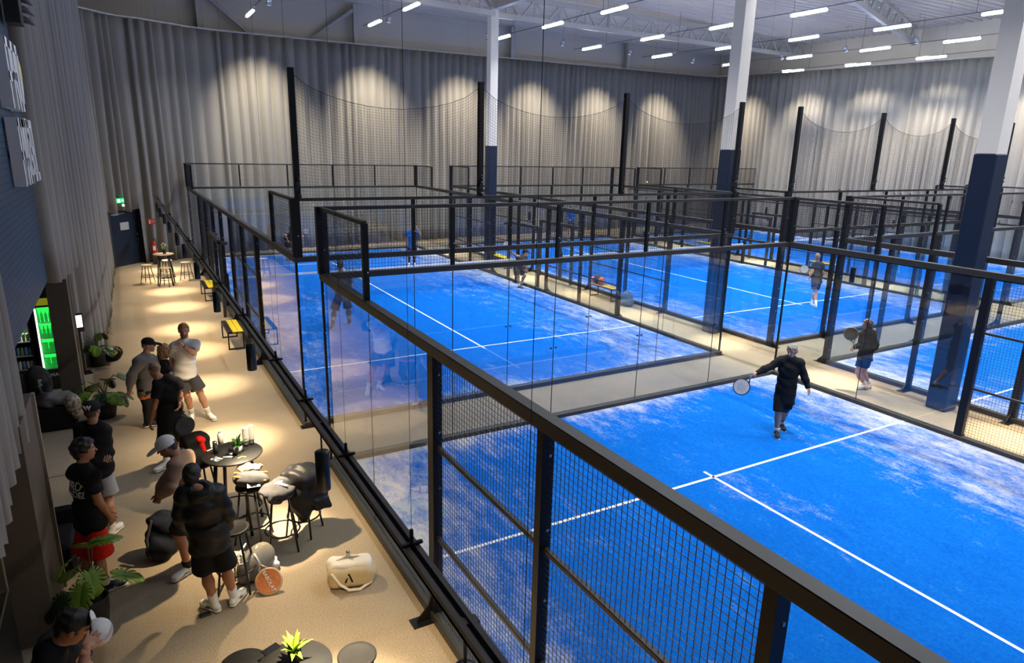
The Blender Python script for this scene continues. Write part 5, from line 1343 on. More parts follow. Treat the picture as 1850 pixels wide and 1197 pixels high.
# black clothes on the front stool
c = Vector((*fl(502, 886, 0.76), 0.755))
S = Soft(); S.ell(c + Vector((0, 0, 0.03)), (0.21, 0.19, 0.06), None, 0.03).ell(c + Vector((-0.04, -0.13, -0.02)), (0.12, 0.08, 0.07), None, 0.05).ell(c + Vector((0.05, 0.06, 0.08)), (0.12, 0.10, 0.06), None, 0.04)
S2 = Soft(); S2.cone(c + Vector((0.02, -0.03, 0.105)), c + Vector((0.09, -0.09, 0.09)), 0.022, 0.015, 0.01).cone(c + Vector((-0.02, -0.01, 0.11)), c + Vector((0.05, -0.015, 0.125)), 0.016, 0.014, 0.01)
soft_thing('folded_jersey', c, 'grey-black jersey with a white mark lying on the front stool', 'jersey', [('cloth', S, 0.009, C_DGREY, (0.010, 26, 1.5)), ('white_mark', S2, 0.006, C_WHITE, None)])
# puffy jacket draped over the stool
c = Vector((*fl(545, 868, 0.76), 0.76))
S = Soft(); S.ell(c + Vector((0, 0.0, 0.08)), (0.24, 0.22, 0.13), None, 0.06).ell(c + Vector((0.13, -0.09, -0.14)), (0.15, 0.13, 0.20), None, 0.08).ell(c + Vector((-0.06, -0.14, -0.16)), (0.13, 0.10, 0.26), None, 0.08).ell(c + Vector((-0.02, -0.16, -0.36)), (0.08, 0.07, 0.14), None, 0.06).ell(c + Vector((-0.16, -0.02, 0.02)), (0.10, 0.12, 0.11), None, 0.06).box(c + Vector((0.18, -0.12, -0.27)), (0.08, 0.07, 0.05), Y3(0.3), 0.03, 0.05)
soft_thing('puffy_jacket', c, 'big black puffy jacket thrown over a stool right of the table', 'jacket', [('cloth', S, 0.011, mat('nylon_black', (0.010, 0.010, 0.011), 0.5, bump=(60, 0.4), spec=0.3), (0.013, 22, 0.5, (1, 1, 0.8)))])
# dark rucksack with a water bottle on the floor
c = Vector((*fl(298, 1003, 0.0), 0.0))
S = Soft(); S.ell(c + Vector((0.02, 0.05, 0.24)), (0.20, 0.15, 0.26), None, 0.06).ell(c + Vector((-0.04, -0.08, 0.15)), (0.15, 0.09, 0.15), None, 0.05).ell(c + Vector((0.02, 0.10, 0.45)), (0.17, 0.11, 0.08), None, 0.06).box(c + Vector((0.02, 0.02, -0.2)), (0.5, 0.5, 0.2), None, 0.0001, 0.01, sub=True)
S2 = Soft(); S2.cone(c + Vector((-0.10, -0.02, 0.50)), c + Vector((-0.17, -0.08, 0.30)), 0.02, 0.02, 0.01).cone(c + Vector((-0.17, -0.08, 0.30)), c + Vector((-0.15, -0.14, 0.10)), 0.02, 0.018, 0.01)
soft_thing('rucksack', c, 'dark rucksack slumped on the carpet left of the man in the black hoodie', 'rucksack', [('bag_body', S, 0.011, mat('nylon_navy', (0.008, 0.011, 0.02), 0.75, bump=(60, 0.3), spec=0.2), (0.010, 20, 3)), ('strap', S2, 0.008, C_DGREY, None)])
t = bottle(292, 1012, 0.0, 0.036, 0.25, mat('clear_plastic', (0.10, 0.14, 0.20), 0.12, coat=0.5), mat('cap_blue', (0.02, 0.06, 0.2), 0.4), 'clear plastic water bottle with a blue cap standing against the dark rucksack', name='water_bottle')
# grey racket bag on the carpet with a racket leaning on it
c = Vector((*fl(466, 1040, 0.0), 0.0)); A = Y3(-0.55)
S = Soft(); S.ell(c + Vector((0.02, 0.06, 0.15)), (0.16, 0.27, 0.19), Y3(-0.6), 0.03).ell(c + Vector((-0.09, 0.0, 0.16)), (0.10, 0.22, 0.18), Y3(-0.6), 0.02).ell(c + Vector((0.10, 0.12, 0.12)), (0.10, 0.20, 0.14), Y3(-0.6), 0.02).box(c + Vector((0, 0, -0.2)), (0.6, 0.6, 0.2), None, 0.0001, 0.01, sub=True)
S2 = Soft()
pth = [(-0.25, -0.05, 0.06), (-0.24, -0.03, 0.20), (-0.17, 0.07, 0.30), (-0.08, 0.20, 0.33)]
for p0, p1 in zip(pth[:-1], pth[1:]): S2.cone(c + Vector(p0), c + Vector(p1), 0.012, 0.012, 0.01)
pth = [(-0.13, -0.18, 0.04), (-0.12, -0.17, 0.18), (-0.05, -0.06, 0.30), (0.03, 0.08, 0.34)]
for p0, p1 in zip(pth[:-1], pth[1:]): S2.cone(c + Vector(p0), c + Vector(p1), 0.012, 0.012, 0.01)
S3 = Soft(); S3.ell(c + Vector((0.19, 0.05, 0.05)), (0.07, 0.05, 0.06), None, 0.02).ell(c + Vector((0.20, 0.10, 0.09)), (0.05, 0.05, 0.04), None, 0.02)
M_BAG = mat('bag_grey', (0.16, 0.145, 0.12), 0.6, noise=(50, 0.1), bump=(150, 0.3))
tb = soft_thing('racket_bag', c, 'grey racket bag with pale piping on the carpet behind the hoodie man', 'bag', [('bag_body', S, 0.009, M_BAG, (0.003, 18, 1)), ('pale_piping', S2, 0.007, C_WHITE, None)])
Mx = Matrix.Translation(c + Vector((0.075, 0.09, 0.345))) @ Matrix.Rotation(0.95, 4, 'Z') @ Matrix.Rotation(0.15, 4, 'X')
body_ = [q for q in tb.children if q.name.startswith('bag_body')][0]
o = letters('NOX', 0.075, 0, C_WHITE, tb, Matrix.Translation(c + Vector((-0.15, -0.06, 0.27))) @ Matrix.Rotation(0.95, 4, 'Z') @ Matrix.Rotation(0.8, 4, 'X'), c, name='bag_print', bold=0.002); wrap_to(o, body_)
o = letters('W', 0.15, 0, mat('print_gold', (0.42, 0.28, 0.10), 0.6), tb, Mx, c, name='bag_mark', bold=-0.001); wrap_to(o, body_)
soft_thing('balled_towel', c + Vector((0.19, 0.05, 0)), 'small white towel crumpled beside the grey racket bag', 'towel', [('cloth', S3, 0.008, C_WHITE, (0.008, 45, 1))])
gp = Vector((*fl(460, 1003, 0.36), 0.36)); tip = Vector((*fl(497, 1072, 0.0), 0.02))
RO = mat('racket_orange', (0.55, 0.16, 0.04), 0.4, noise=(30, 0.5)); RBK = mat('racket_rim', (0.5, 0.35, 0.2), 0.4)
d_ = (tip - gp).normalized(); tr = racket(gp + d_ * 0.03, d_, Vector((-0.2, -0.75, 0.7)), 'orange and white padel racket leaning on the grey racket bag', RO, RBK, grip_m=C_WHITE, holes=False)
n_ = Vector((-0.2, -0.75, 0.7)); n_ = (n_ - d_ * n_.dot(d_)).normalized(); x_ = d_.cross(n_)
letters('BABOLAT', 0.058, 0, C_WHITE, tr, Matrix.Translation(gp + d_ * 0.33 + n_ * 0.0185) @ Matrix((d_, n_.cross(d_), n_)).transposed().to_4x4(), gp + d_ * 0.03, name='racket_print', bold=0.0005)
# beige duffel
c = Vector((*fl(634, 1050, 0.0), 0.0)); A = Y3(-0.28)
M_BEIGE = mat('bag_beige', (0.60, 0.47, 0.27), 0.7, noise=(40, 0.08), bump=(140, 0.3)); M_CREAM = mat('bag_cream', (0.78, 0.70, 0.58), 0.7, bump=(140, 0.3))
S = Soft(); S.box(c + A @ Vector((0, 0, 0.125)), (0.17, 0.07, 0.045), A, 0.085, 0.02).ell(c + A @ Vector((0.20, 0.0, 0.12)), (0.10, 0.13, 0.12), A, 0.03).box(c + Vector((0, 0, -0.2)), (0.6, 0.6, 0.2), None, 0.0001, 0.01, sub=True)
S2 = Soft(); S2.box(c + A @ Vector((0, 0.02, 0.215)), (0.18, 0.07, 0.012), A, 0.055, 0.02).ell(c + A @ Vector((0.14, 0.02, 0.24)), (0.11, 0.11, 0.05), A, 0.03).ell(c + A @ Vector((-0.20, 0.04, 0.22)), (0.07, 0.09, 0.07), A, 0.04)
S3 = Soft()
for pp in ([(-0.20, -0.155, 0.22), (-0.12, -0.175, 0.10), (-0.02, -0.20, 0.03), (0.10, -0.19, 0.02), (0.22, -0.12, 0.05), (0.27, -0.02, 0.14)], [(-0.16, 0.02, 0.275), (-0.05, 0.06, 0.295), (0.08, 0.05, 0.295), (0.20, 0.0, 0.27)]):
    for p0, p1 in zip(pp[:-1], pp[1:]): S3.cone(c + A @ Vector(p0), c + A @ Vector(p1), 0.016, 0.016, 0.01)
S4 = Soft(); S4.cone(c + A @ Vector((-0.02, 0.06, 0.28)), c + A @ Vector((-0.02, 0.06, 0.35)), 0.024, 0.022, 0.01)
td = soft_thing('duffel_bag', c, 'beige and cream duffel bag with a chevron logo, alone on the carpet', 'bag', [('bag_body', S, 0.008, M_BEIGE, (0.002, 20, 1)), ('top_panel', S2, 0.008, M_CREAM, (0.003, 25, 2)), ('strap', S3, 0.007, M_CREAM, None), ('bottle_lid', S4, 0.006, mat('lid_steel', (0.4, 0.38, 0.36), 0.2, 1.0), None)])
for (ox, oy, oz, rx_, sz, sk) in ((-0.02, -0.153, 0.145, R(84), 0.075, 0), (0.14, -0.02, 0.283, 0.05, 0.055, 0.3)):
    Mx = Matrix.Translation(A.to_4x4() @ Vector((ox, oy, oz))) @ A.to_4x4() @ Matrix.Rotation(rx_, 4, 'X')
    lg = MB()
    for (pa, pb) in (((-0.5, -0.6), (0.05, 0.75)), ((0.05, 0.75), (0.55, -0.6))):
        lg.bar(Mx @ Vector((pa[0] * sz, pa[1] * sz, 0)), Mx @ Vector((pb[0] * sz, pb[1] * sz, 0)), sz * 0.26, 0.008, up=(Mx.to_3x3() @ Vector((0, 0, 1))))
    lg.build('chevron_logo', C_BLACK, td)
o = MB().bbox(-0.055, -0.03, 0, 0.055, 0.03, 0.022, 0.006).build('wallet', M_RUBBER, None, (*fl(371, 1111, 0.0), 0.0), (0, 0, 0.1)); tag(o, 'small black wallet on the carpet by the white shoe', 'wallet')

# bottom tables
bar_table(*fl(532, 1200, 0.74), M_TABLE, 'black round table at the bottom edge with a lime plant on it', H=0.74, r=0.30, foot=0.22)
bar_table(*fl(440, 1200, 0.66), M_TABLE, 'smaller black round table at the bottom edge, left of the lime plant', H=0.66, r=0.20, foot=0.16)
stool(*fl(645, 1181, 0.66), 'black round stool at the bottom edge, alone right of the lime plant', H=0.66, r=0.165)
plant_spiky(*fl(533, 1192, 0.74), 0.74, 0.055, 0.09, 0.17, M_LEAFY, M_POT, 'bright lime-green spiky plant on the table at the bottom edge', seed=5, n=20)
o = MB().bbox(-0.037, -0.075, 0.0005, 0.037, 0.075, 0.009, 0.003).build('phone', mat('phone_glass', (0.006, 0.006, 0.008), 0.08), None, (*fl(489, 1172, 0.745), 0.7405), (0, 0, -1.15)); tag(o, 'black phone lying on the table left of the lime plant', 'phone')

# far table by the door
bar_table(-1.46, 16.45, M_WOODTOP, 'tall pale-topped round table near the far door', H=1.08, r=0.33, a0=0.6)
for (u, v, lb) in ((264, 478, 'black stool left of the far pale table'), (298, 483, 'black stool in front of the far pale table'), (335, 473, 'black stool right of the far pale table'), (301, 469, 'black stool behind the far pale table')):
    stool(*fl(u, v, 0.66), lb, H=0.66, r=0.17, seat_m=M_WOODTOP, group='stools around the far pale table')
plant_spiky(-1.42, 16.5, 1.08, 0.07, 0.13, 0.20, M_LEAFY, M_POT, 'small flowering plant on the far pale table', seed=8, n=12, flowers=True)

# benches
M_YEL = mat('bench_yellow', (0.80, 0.62, 0.02), 0.45, noise=(14, 0.12)); M_YEL2 = mat('bench_amber', (0.80, 0.50, 0.03), 0.45)
def bench(x, y, rz, label, m=M_YEL, L=1.25, split=True):
    t = empty('bench', (x, y, 0), rz, label, 'bench', 'low benches beside the courts')
    f = MB()
    for yy in (-L / 2 + 0.04, L / 2 - 0.04):
        f.bar((-0.17, yy, 0), (-0.17, yy, 0.42), 0.03).bar((0.17, yy, 0), (0.17, yy, 0.42), 0.03).bar((-0.17, yy, 0.015), (0.17, yy, 0.015), 0.03).bar((-0.17, yy, 0.41), (0.17, yy, 0.41), 0.03)
    f.bar((-0.17, -L / 2, 0.41), (-0.17, L / 2, 0.41), 0.03).bar((0.17, -L / 2, 0.41), (0.17, L / 2, 0.41), 0.03); f.build('frame', M_FRAME, t)
    for k, xx in enumerate((-0.125, 0.0, 0.125)):
        MB().bbox(xx - 0.055, -L / 2, 0.425, xx + 0.055, L / 2, 0.45, 0.004).build('seat_slat', m if k > 0 or not split else M_TABLE, t)
bench(*fl(419, 588, 0.45), 0.0, 'yellow and black bench on the carpet beside the left court, nearest of the two')
bench(*fl(376, 512, 0.45), 0.0, 'yellow and black bench on the carpet beside the left court, farther of the two')
bench(11.48, 8.3, 0.0, 'amber bench with an orange backpack on it in the middle aisle', M_YEL2, split=False)
bench(11.3, 15.3, 0.0, 'yellow bench in the middle aisle, farther than the one with the backpack', M_YEL, split=False)
bench(23.45, 8.6, 0.0, 'amber bench in the far aisle behind the slim player', M_YEL2, split=False)
bench(23.45, 15.5, 0.0, 'amber bench far away in the right-hand aisle', M_YEL2, split=False)
c = Vector((11.48, 8.65, 0.452)); S = Soft(); S.ell(c + Vector((0, 0.02, 0.15)), (0.15, 0.24, 0.17), None, 0.04).box(c - Vector((0, 0, 0.2)), (1, 1, 0.2), None, 0.0001, 0.01, sub=True)
S2 = Soft(); S2.ell(c + Vector((-0.05, -0.22, 0.13)), (0.13, 0.09, 0.14), None, 0.04).ell(c + Vector((-0.1, 0.2, 0.12)), (0.08, 0.1, 0.1), None, 0.03)
soft_thing('backpack', c, 'orange and black backpack on the bench in the middle aisle', 'backpack', [('bag_body', S, 0.014, C_DGREY, (0.008, 18, 1)), ('orange_pocket', S2, 0.014, C_ORANGE, None)])
c = Vector((11.50, 7.15, 0.0)); S = Soft(); S.ell(c + Vector((0, 0, 0.12)), (0.24, 0.32, 0.15), None, 0.05).ell(c + Vector((0.05, 0.05, 0.3)), (0.18, 0.2, 0.16), None, 0.08).box(c - Vector((0, 0, 0.2)), (1, 1, 0.2), None, 0.0001, 0.01, sub=True)
soft_thing('denim_jacket', c, 'faded blue jacket heaped on the floor in the middle aisle beside a post', 'jacket', [('cloth', S, 0.016, mat('denim', (0.10, 0.14, 0.20), 0.9, noise=(25, 0.4)), (0.02, 12, 1))])
M_BALL = mat('ball_felt', (0.75, 0.85, 0.08), 0.9, noise=(150, 0.2))
for (p, lb) in ((on_floor(955, 517, 0.05), 'yellow ball on the turf by the crouching player'), (on_floor(563, 458, 0.06), 'yellow ball on the turf near the patterned racket')):
    tag(MB().add(*ball((0, 0, 0), 0.033, 12)).build('tennis_ball', M_BALL, None, (p.x, p.y, 0.056)), lb, 'ball')
pb = in_view(1169, 329, Vector((16, 9, 0)), 0.0); tag(MB().add(*ball((0, 0, 0), 0.033, 12)).build('tennis_ball', M_BALL, None, pb), 'yellow ball flying high over the middle back court', 'ball')

# monstera plants
def leaf_mesh(L, seed, m, name, parent, M, dark=None):
    rr = random.Random(seed); mb = MB(); n = 120; pts = []
    for i in range(n + 1):
        a = -PI + 2 * PI * i / n
        rad = L * (0.50 + 0.16 * math.cos(a)) * (1 - 0.45 * math.exp(-((abs(a) - PI) / 0.25) ** 2))
        if 0.35 < abs(a) < 2.7:
            ph = (abs(a) * 3.0) % 1.0
            if ph > 0.74: rad *= 0.46
        pts.append((rad * math.cos(a), rad * math.sin(a) * 0.92))
    vs = []; bend = 0.35
    def up_(x, y): return -bend * (x * x) / L + 0.25 * abs(y) - 0.5 * y * y / L
    rings = 4
    for k in range(rings + 1):
        f = k / rings
        for (x, y) in pts: vs.append(M @ Vector((L * 0.42 + x * f, y * f, up_(x * f + L * 0.42, y * f))))
    for k in range(rings):
        for i in range(n): mb_f = (k * (n + 1) + i, k * (n + 1) + i + 1, (k + 1) * (n + 1) + i + 1, (k + 1) * (n + 1) + i); mb.f.append(mb_f); mb.m.append(0); mb.sm.append(True)
    mb.v = [tuple(v) for v in vs]
    o = mb.build(name, m, parent); sd = o.modifiers.new('leaf_thickness', 'SOLIDIFY'); sd.thickness = 0.0015
    return o
def monstera(x, y, pr, ph, label, leaves, pot_m=M_POT):
    t = empty('monstera_plant', (x, y, 0), 0, label, 'plant')
    MB().lathe([(0, 0), (pr * 0.78, 0), (pr * 0.95, ph * 0.5), (pr, ph), (pr * 0.9, ph), (pr * 0.88, ph * 0.9)], 28).build('pot', pot_m, t)
    MB().lathe([(pr * 0.88, ph * 0.9), (0, ph * 0.92)], 20).build('soil', M_SOIL, t)
    for i, (dx, dy, z, L, az, tilt, m) in enumerate(leaves):
        a = Vector((0.02 * math.cos(i), 0.02 * math.sin(i), ph * 0.9)); b_ = Vector((dx, dy, z)); mid = (a + b_) / 2 + Vector((-dx * 0.15, -dy * 0.15, 0.08))
        MB().tube([a, (a + mid) / 2 + Vector((0, 0, 0.02)), mid, (mid + b_) / 2 + Vector((0, 0, 0.015)), b_], 0.006, 6).build('stem', M_STEM, t)
        M = Matrix.Translation(b_) @ Matrix.Rotation(az, 4, 'Z') @ Matrix.Rotation(tilt, 4, 'Y')
        leaf_mesh(L, i, m, 'leaf', t, M)
rr = random.Random(3)
def leafset(n, R0, zlo, zhi, L0, L1, ms, seed):
    rr = random.Random(seed); out = []
    for k in range(n):
        a = k * 2.4 + rr.random() * 0.5; r_ = R0 * (0.4 + 0.6 * rr.random()); z = zlo + (zhi - zlo) * ((k * 0.618) % 1)
        out.append((r_ * math.cos(a), r_ * math.sin(a), z, L0 + (L1 - L0) * rr.random(), a, 0.1 + 0.7 * rr.random(), ms[k % len(ms)]))
    return out
monstera(*fl(179, 660, 0.0), 0.15, 0.30, 'potted plant farthest away on the left, beside the dark curtain', leafset(20, 0.26, 0.42, 0.75, 0.16, 0.26, [M_LEAFD, M_LEAF], 1) + [(-0.30, 0.05, 0.85, 0.28, 2.8, 0.5, M_LEAFD)])
monstera(*fl(194, 752, 0.0), 0.18, 0.32, 'potted plant in front of the wooden pillar, behind the W cap', leafset(15, 0.28, 0.42, 0.72, 0.20, 0.30, [M_LEAF, M_LEAFD], 4) + [(0.20, -0.05, 0.80, 0.30, -0.2, 0.3, M_LEAFD), (-0.22, 0.0, 0.70, 0.28, 3.0, 0.4, M_LEAF)])
monstera(*fl(176, 1125, 0.0), 0.14, 0.32, 'bright green potted plant at the lower left in front of the red shorts', [(-0.10, 0.05, 0.78, 0.30, 2.6, 0.5, M_LEAF), (0.05, 0.08, 0.82, 0.30, 0.8, -0.2, M_LEAF), (0.14, -0.02, 0.52, 0.32, 0.1, 0.1, M_LEAF), (-0.16, -0.08, 0.50, 0.30, 3.6, 0.4, M_LEAFD), (-0.04, -0.12, 0.62, 0.28, 4.3, 0.7, M_LEAF), (-0.12, 0.12, 0.62, 0.26, 2.2, 0.5, M_LEAF), (-0.14, -0.03, 0.40, 0.26, 3.3, 0.6, M_LEAFD), (0.02, 0.02, 0.92, 0.30, 1.6, 0.3, M_LEAF), (-0.02, -0.02, 0.70, 0.30, 5.2, 0.9, M_LEAF)])
c = Vector((*fl(205, 650, 0.0), 0.0)); S = Soft(); S.ell(c + Vector((0, 0, 0.13)), (0.20, 0.16, 0.15), Y3(0.5), 0.05).ell(c + Vector((0.08, -0.05, 0.2)), (0.12, 0.12, 0.14), None, 0.05).box(c - Vector((0, 0, 0.2)), (1, 1, 0.2), None, 0.0001, 0.01, sub=True)
S2 = Soft(); S2.cone(c + Vector((0.09, -0.19, 0.20)), c + Vector((0.10, -0.12, 0.34)), 0.018, 0.018, 0.01)
soft_thing('backpack', c, 'black backpack with an orange tab on the floor beside the farthest plant', 'backpack', [('bag_body', S, 0.012, C_BLACK, (0.010, 20, 2)), ('orange_tab', S2, 0.008, C_ORANGE, None)])
c = Vector((*fl(184, 776, 0.0), 0.0)); S = Soft(); S.ell(c + Vector((0, 0, 0.03)), (0.12, 0.10, 0.035), None, 0.02)
soft_thing('folded_cloth', c, 'small blue cloth on the floor in front of the second plant', 'cloth', [('cloth', S, 0.010, C_BLUE, (0.008, 30, 1))])

# ---- bar side
M_PILLAR = mat('brown_pillar', (0.115, 0.092, 0.068), 0.7, noise=(30, 0.12)); M_TRIM = mat('pale_trim', (0.30, 0.26, 0.20), 0.6)
def pillar(x0, y0, x1, y1, h, label):
    t = empty('pillar', ((x0 + x1) / 2, (y0 + y1) / 2, 0), 0, label, 'pillar'); a, b_ = (x1 - x0) / 2, (y1 - y0) / 2
    MB().box(-a, -b_, 0, a, b_, h).build('core', M_PILLAR, t); MB().box(a, b_ - 0.05, 0, a + 0.03, b_ + 0.01, h).build('trim_strip', M_TRIM, t)
pillar(-3.84, 4.42, -3.52, 4.80, 2.75, 'brown wooden pillar below the curtain hem, left of the second plant')
pillar(-4.0, -2.55, -3.54, -1.55, 2.30, 'broad brown wooden pillar at the lower left below the nearest curtain')
# black ottoman with bags
t = empty('low_black_cabinet', (-4.00, 3.88, 0), 0, 'low black box table heaped with bags behind the W cap', 'cabinet')
MB().bbox(-0.42, -0.45, 0.02, 0.40, 0.45, 0.42, 0.01).build('carcass', C_BLACK, t)
c = Vector((-4.12, 4.05, 0.42)); S = Soft(); S.ell(c + Vector((0, 0, 0.28)), (0.20, 0.13, 0.33), None, 0.04).ell(c + Vector((0.02, -0.10, 0.22)), (0.14, 0.08, 0.22), None, 0.04).ell(c + Vector((-0.24, 0.02, 0.22)), (0.12, 0.10, 0.26), Y3(0.2), 0.02).box(c - Vector((0, 0, 0.2)), (1, 1, 0.2), None, 0.0001, 0.01, sub=True)
tk = soft_thing('backpack', c, 'upright black racket backpack with white vertical lettering on the box table', 'backpack', [('bag_body', S, 0.012, C_DGREY, (0.004, 20, 2))])
o = letters('Bullpadel', 0.085, 0, C_WHITE, tk, Matrix.Translation(c + Vector((0.04, -0.20, 0.26))) @ Matrix.Rotation(R(82), 4, 'X') @ Matrix.Rotation(R(-90), 4, 'Z'), c, name='side_print', bold=0.002); wrap_to(o, [q for q in tk.children if q.name.startswith('bag_body')][0], 0.006)
c = Vector((-3.85, 3.60, 0.42)); S = Soft(); S.ell(c + Vector((0, 0, 0.10)), (0.30, 0.16, 0.13), Y3(0.2), 0.05).ell(c + Vector((-0.2, 0.05, 0.12)), (0.14, 0.14, 0.12), None, 0.04)
soft_thing('grey_coat', c, 'grey knitted coat heaped on the front of the box table', 'coat', [('cloth', S, 0.012, C_GREY, (0.014, 18, 1))])
c = Vector((-3.62, 3.47, 0.42)); S = Soft(); S.ell(c + Vector((0, 0, 0.03)), (0.13, 0.12, 0.17), None, 0.04).ell(c + Vector((0.02, -0.05, -0.12)), (0.07, 0.05, 0.13), None, 0.04)
soft_thing('patterned_bag', c, 'small pale patterned bag hanging over the edge of the box table', 'bag', [('cloth', S, 0.010, card_mat('scale_pattern', [(0.35, 0.3, 0.24), (0.16, 0.13, 0.1), (0.5, 0.44, 0.35)], 28), (0.006, 30, 1))])
t = empty('armchair', (-3.62, -1.15, 0), 0, 'black armchair beside the broad pillar, left of the red shorts', 'armchair')
MB().bbox(-0.28, -0.30, 0.0, 0.22, 0.30, 0.42, 0.04).build('seat', C_BLACK, t); MB().bbox(-0.36, -0.32, 0.08, -0.24, 0.32, 0.78, 0.04).build('backrest', C_BLACK, t); MB().bbox(-0.28, 0.26, 0.08, 0.22, 0.36, 0.62, 0.03).build('armrest', C_BLACK, t)
rg = MB().bbox(-0.55, -0.95, 0.0, 0.42, 0.85, 0.012, 0.004).build('rug', carpet_material('pale_rug', (0.30, 0.245, 0.18), 0.7), None, (-4.05, 2.45, 0.0)); tag(rg, 'speckled beige rug on the floor in front of the low box table', 'rug')
# fridge
M_GREEN = mat('green_backlight', (0.02, 0.5, 0.05), 0.5, emit=((0.03, 1.0, 0.12), 0.95)); M_GREEN2 = mat('green_packs', (0.02, 0.45, 0.06), 0.5, noise=(18, 0.6), emit=((0.02, 0.7, 0.08), 0.25)); M_FRAMEB = mat('fridge_black', (0.008, 0.008, 0.009), 0.35)
t = empty('drinks_fridge', (-3.95, 6.35, 0), 0, 'tall black drinks fridge glowing green inside, behind the wooden pillar', 'fridge')
MB().box(-0.32, 0.0, 0, 0.32, 0.05, 1.95).box(-0.32, -0.45, 0, -0.27, 0.0, 1.95).box(0.27, -0.45, 0, 0.32, 0.0, 1.95).box(-0.32, -0.45, 0, 0.32, 0, 0.40).box(-0.32, -0.45, 1.68, 0.32, 0, 1.95).build('cabinet', M_FRAMEB, t, (0, -0.05 + 0.0, 0))
MB().box(-0.27, -0.06, 0.40, 0.27, -0.05, 1.68).build('back_panel', M_GREEN, t)
MB().box(-0.26, -0.506, 1.72, 0.26, -0.502, 1.86).build('header_sign', mat('header_olive', (0.25, 0.25, 0.02), 0.5, emit=((0.5, 0.5, 0.02), 0.3)), t)
for k in range(4):
    z = 0.42 + k * 0.315
    sh = MB().box(-0.27, -0.46, z - 0.012, 0.27, -0.06, z).build('shelf', mat('shelf_wire', (0.4, 0.5, 0.4), 0.4), t)
    for i in range(8 if k > 1 else 4):
        if k > 1: o = MB().lathe([(0, 0), (0.026, 0), (0.026, 0.15), (0.011, 0.19), (0.011, 0.23), (0, 0.23)], 12).build('green_bottle', M_GREEN2, t, (-0.235 + i * 0.066, -0.38, z + 0.001))
        else: o = MB().bbox(-0.055, -0.05, 0, 0.055, 0.05, 0.20, 0.006).build('drinks_carton', M_GREEN2, t, (-0.20 + i * 0.132, -0.37, z + 0.001))
MB().box(-0.27, -0.498, 0.42, -0.24, -0.49, 1.66).build('light_strip', mat('white_strip', (1, 1, 1), 0.5, emit=((0.8, 1.0, 0.85), 2.5)), t)
letters('MATCHA', 0.095, 0, C_WHITE, t, Matrix.Translation(Vector((-3.95, 6.35, 0)) + Vector((0.03, -0.506, 0.30))) @ Matrix.Rotation(R(90), 4, 'X'), (-3.95, 6.35, 0), name='fridge_lettering', bold=0.002)
area_light('fridge_glow', (0, -0.30, 1.62), 0.4, 0.2, 2.5, (0.1, 1.0, 0.25), parent=t)
t = empty('can_cooler', (-4.62, 6.3, 0), 0, 'open cooler with rows of cans, left of the green fridge', 'cooler')
MB().box(-0.30, 0, 0, 0.30, 0.05, 1.9).box(-0.30, -0.42, 0, -0.26, 0, 1.9).box(0.26, -0.42, 0, 0.30, 0, 1.9).box(-0.3, -0.42, 0, 0.3, 0, 0.42).box(-0.3, -0.42, 1.55, 0.3, 0, 1.9).build('cabinet', M_FRAMEB, t)
for k in range(3):
    z = 0.62 + k * 0.28 - 0.16
    MB().box(-0.26, -0.42, z - 0.02, 0.26, 0, z).build('shelf', mat('shelf_pale', (0.5, 0.48, 0.42), 0.4), t)
    for i in range(8):
        MB().lathe([(0, 0), (0.027, 0), (0.029, 0.01), (0.029, 0.14), (0.024, 0.155), (0, 0.155)], 12).build('can', [mat('can_white', (0.65, 0.65, 0.65), 0.3), mat('can_lightblue', (0.15, 0.35, 0.65), 0.3), mat('can_limegreen', (0.25, 0.45, 0.12), 0.3)][(k + (i % 3 == 2)) % 3], t, (-0.225 + i * 0.064, -0.36, z + 0.001))
area_light('cooler_glow', (0, -0.25, 1.52), 0.4, 0.2, 9, (0.85, 0.93, 1.0), parent=t)
c = Vector((-3.60, 6.72, 0)); t = empty('payment_kiosk', c, 0.25, 'slim black kiosk with a glowing white screen beside the pillar', 'kiosk')
MB().bar((0, 0, 0), (0, 0, 1.0), 0.05).box(-0.13, -0.13, 0, 0.13, 0.13, 0.015).build('stand', M_FRAMEB, t); MB().bbox(-0.11, -0.03, 0.92, 0.11, 0.03, 1.32, 0.008).build('casing', M_FRAMEB, t)
MB().box(-0.085, -0.034, 1.02, 0.085, -0.031, 1.28).build('screen', mat('screen_white', (0.8, 0.9, 1.0), 0.3, emit=((0.75, 0.88, 1.0), 1.6)), t)
# display case at the lower left
t = empty('display_case', (-4.02, -3.55, 0), 0, 'dark display case with pale tubs at the left edge, lower left corner', 'display case')
MB().box(-0.25, -0.62, 0, 0.25, 0.62, 0.9).build('base_cabinet', M_FRAMEB, t)
fr = MB()
for (px_, py_) in ((-0.24, -0.61), (0.24, -0.61), (-0.24, 0.61), (0.24, 0.61)): fr.bar((px_, py_, 0.9), (px_, py_, 1.6), 0.015)
for z in (0.9, 1.6):
    fr.bar((0.24, -0.61, z), (0.24, 0.61, z), 0.015).bar((-0.24, -0.61, z), (-0.24, 0.61, z), 0.015).bar((-0.24, -0.61, z), (0.24, -0.61, z), 0.015).bar((-0.24, 0.61, z), (0.24, 0.61, z), 0.015)
fr.build('frame', M_TRIM, t); MB().box(0.238, -0.61, 0.9, 0.242, 0.61, 1.6).build('front_glass', M_GLASS, t)
k = 0
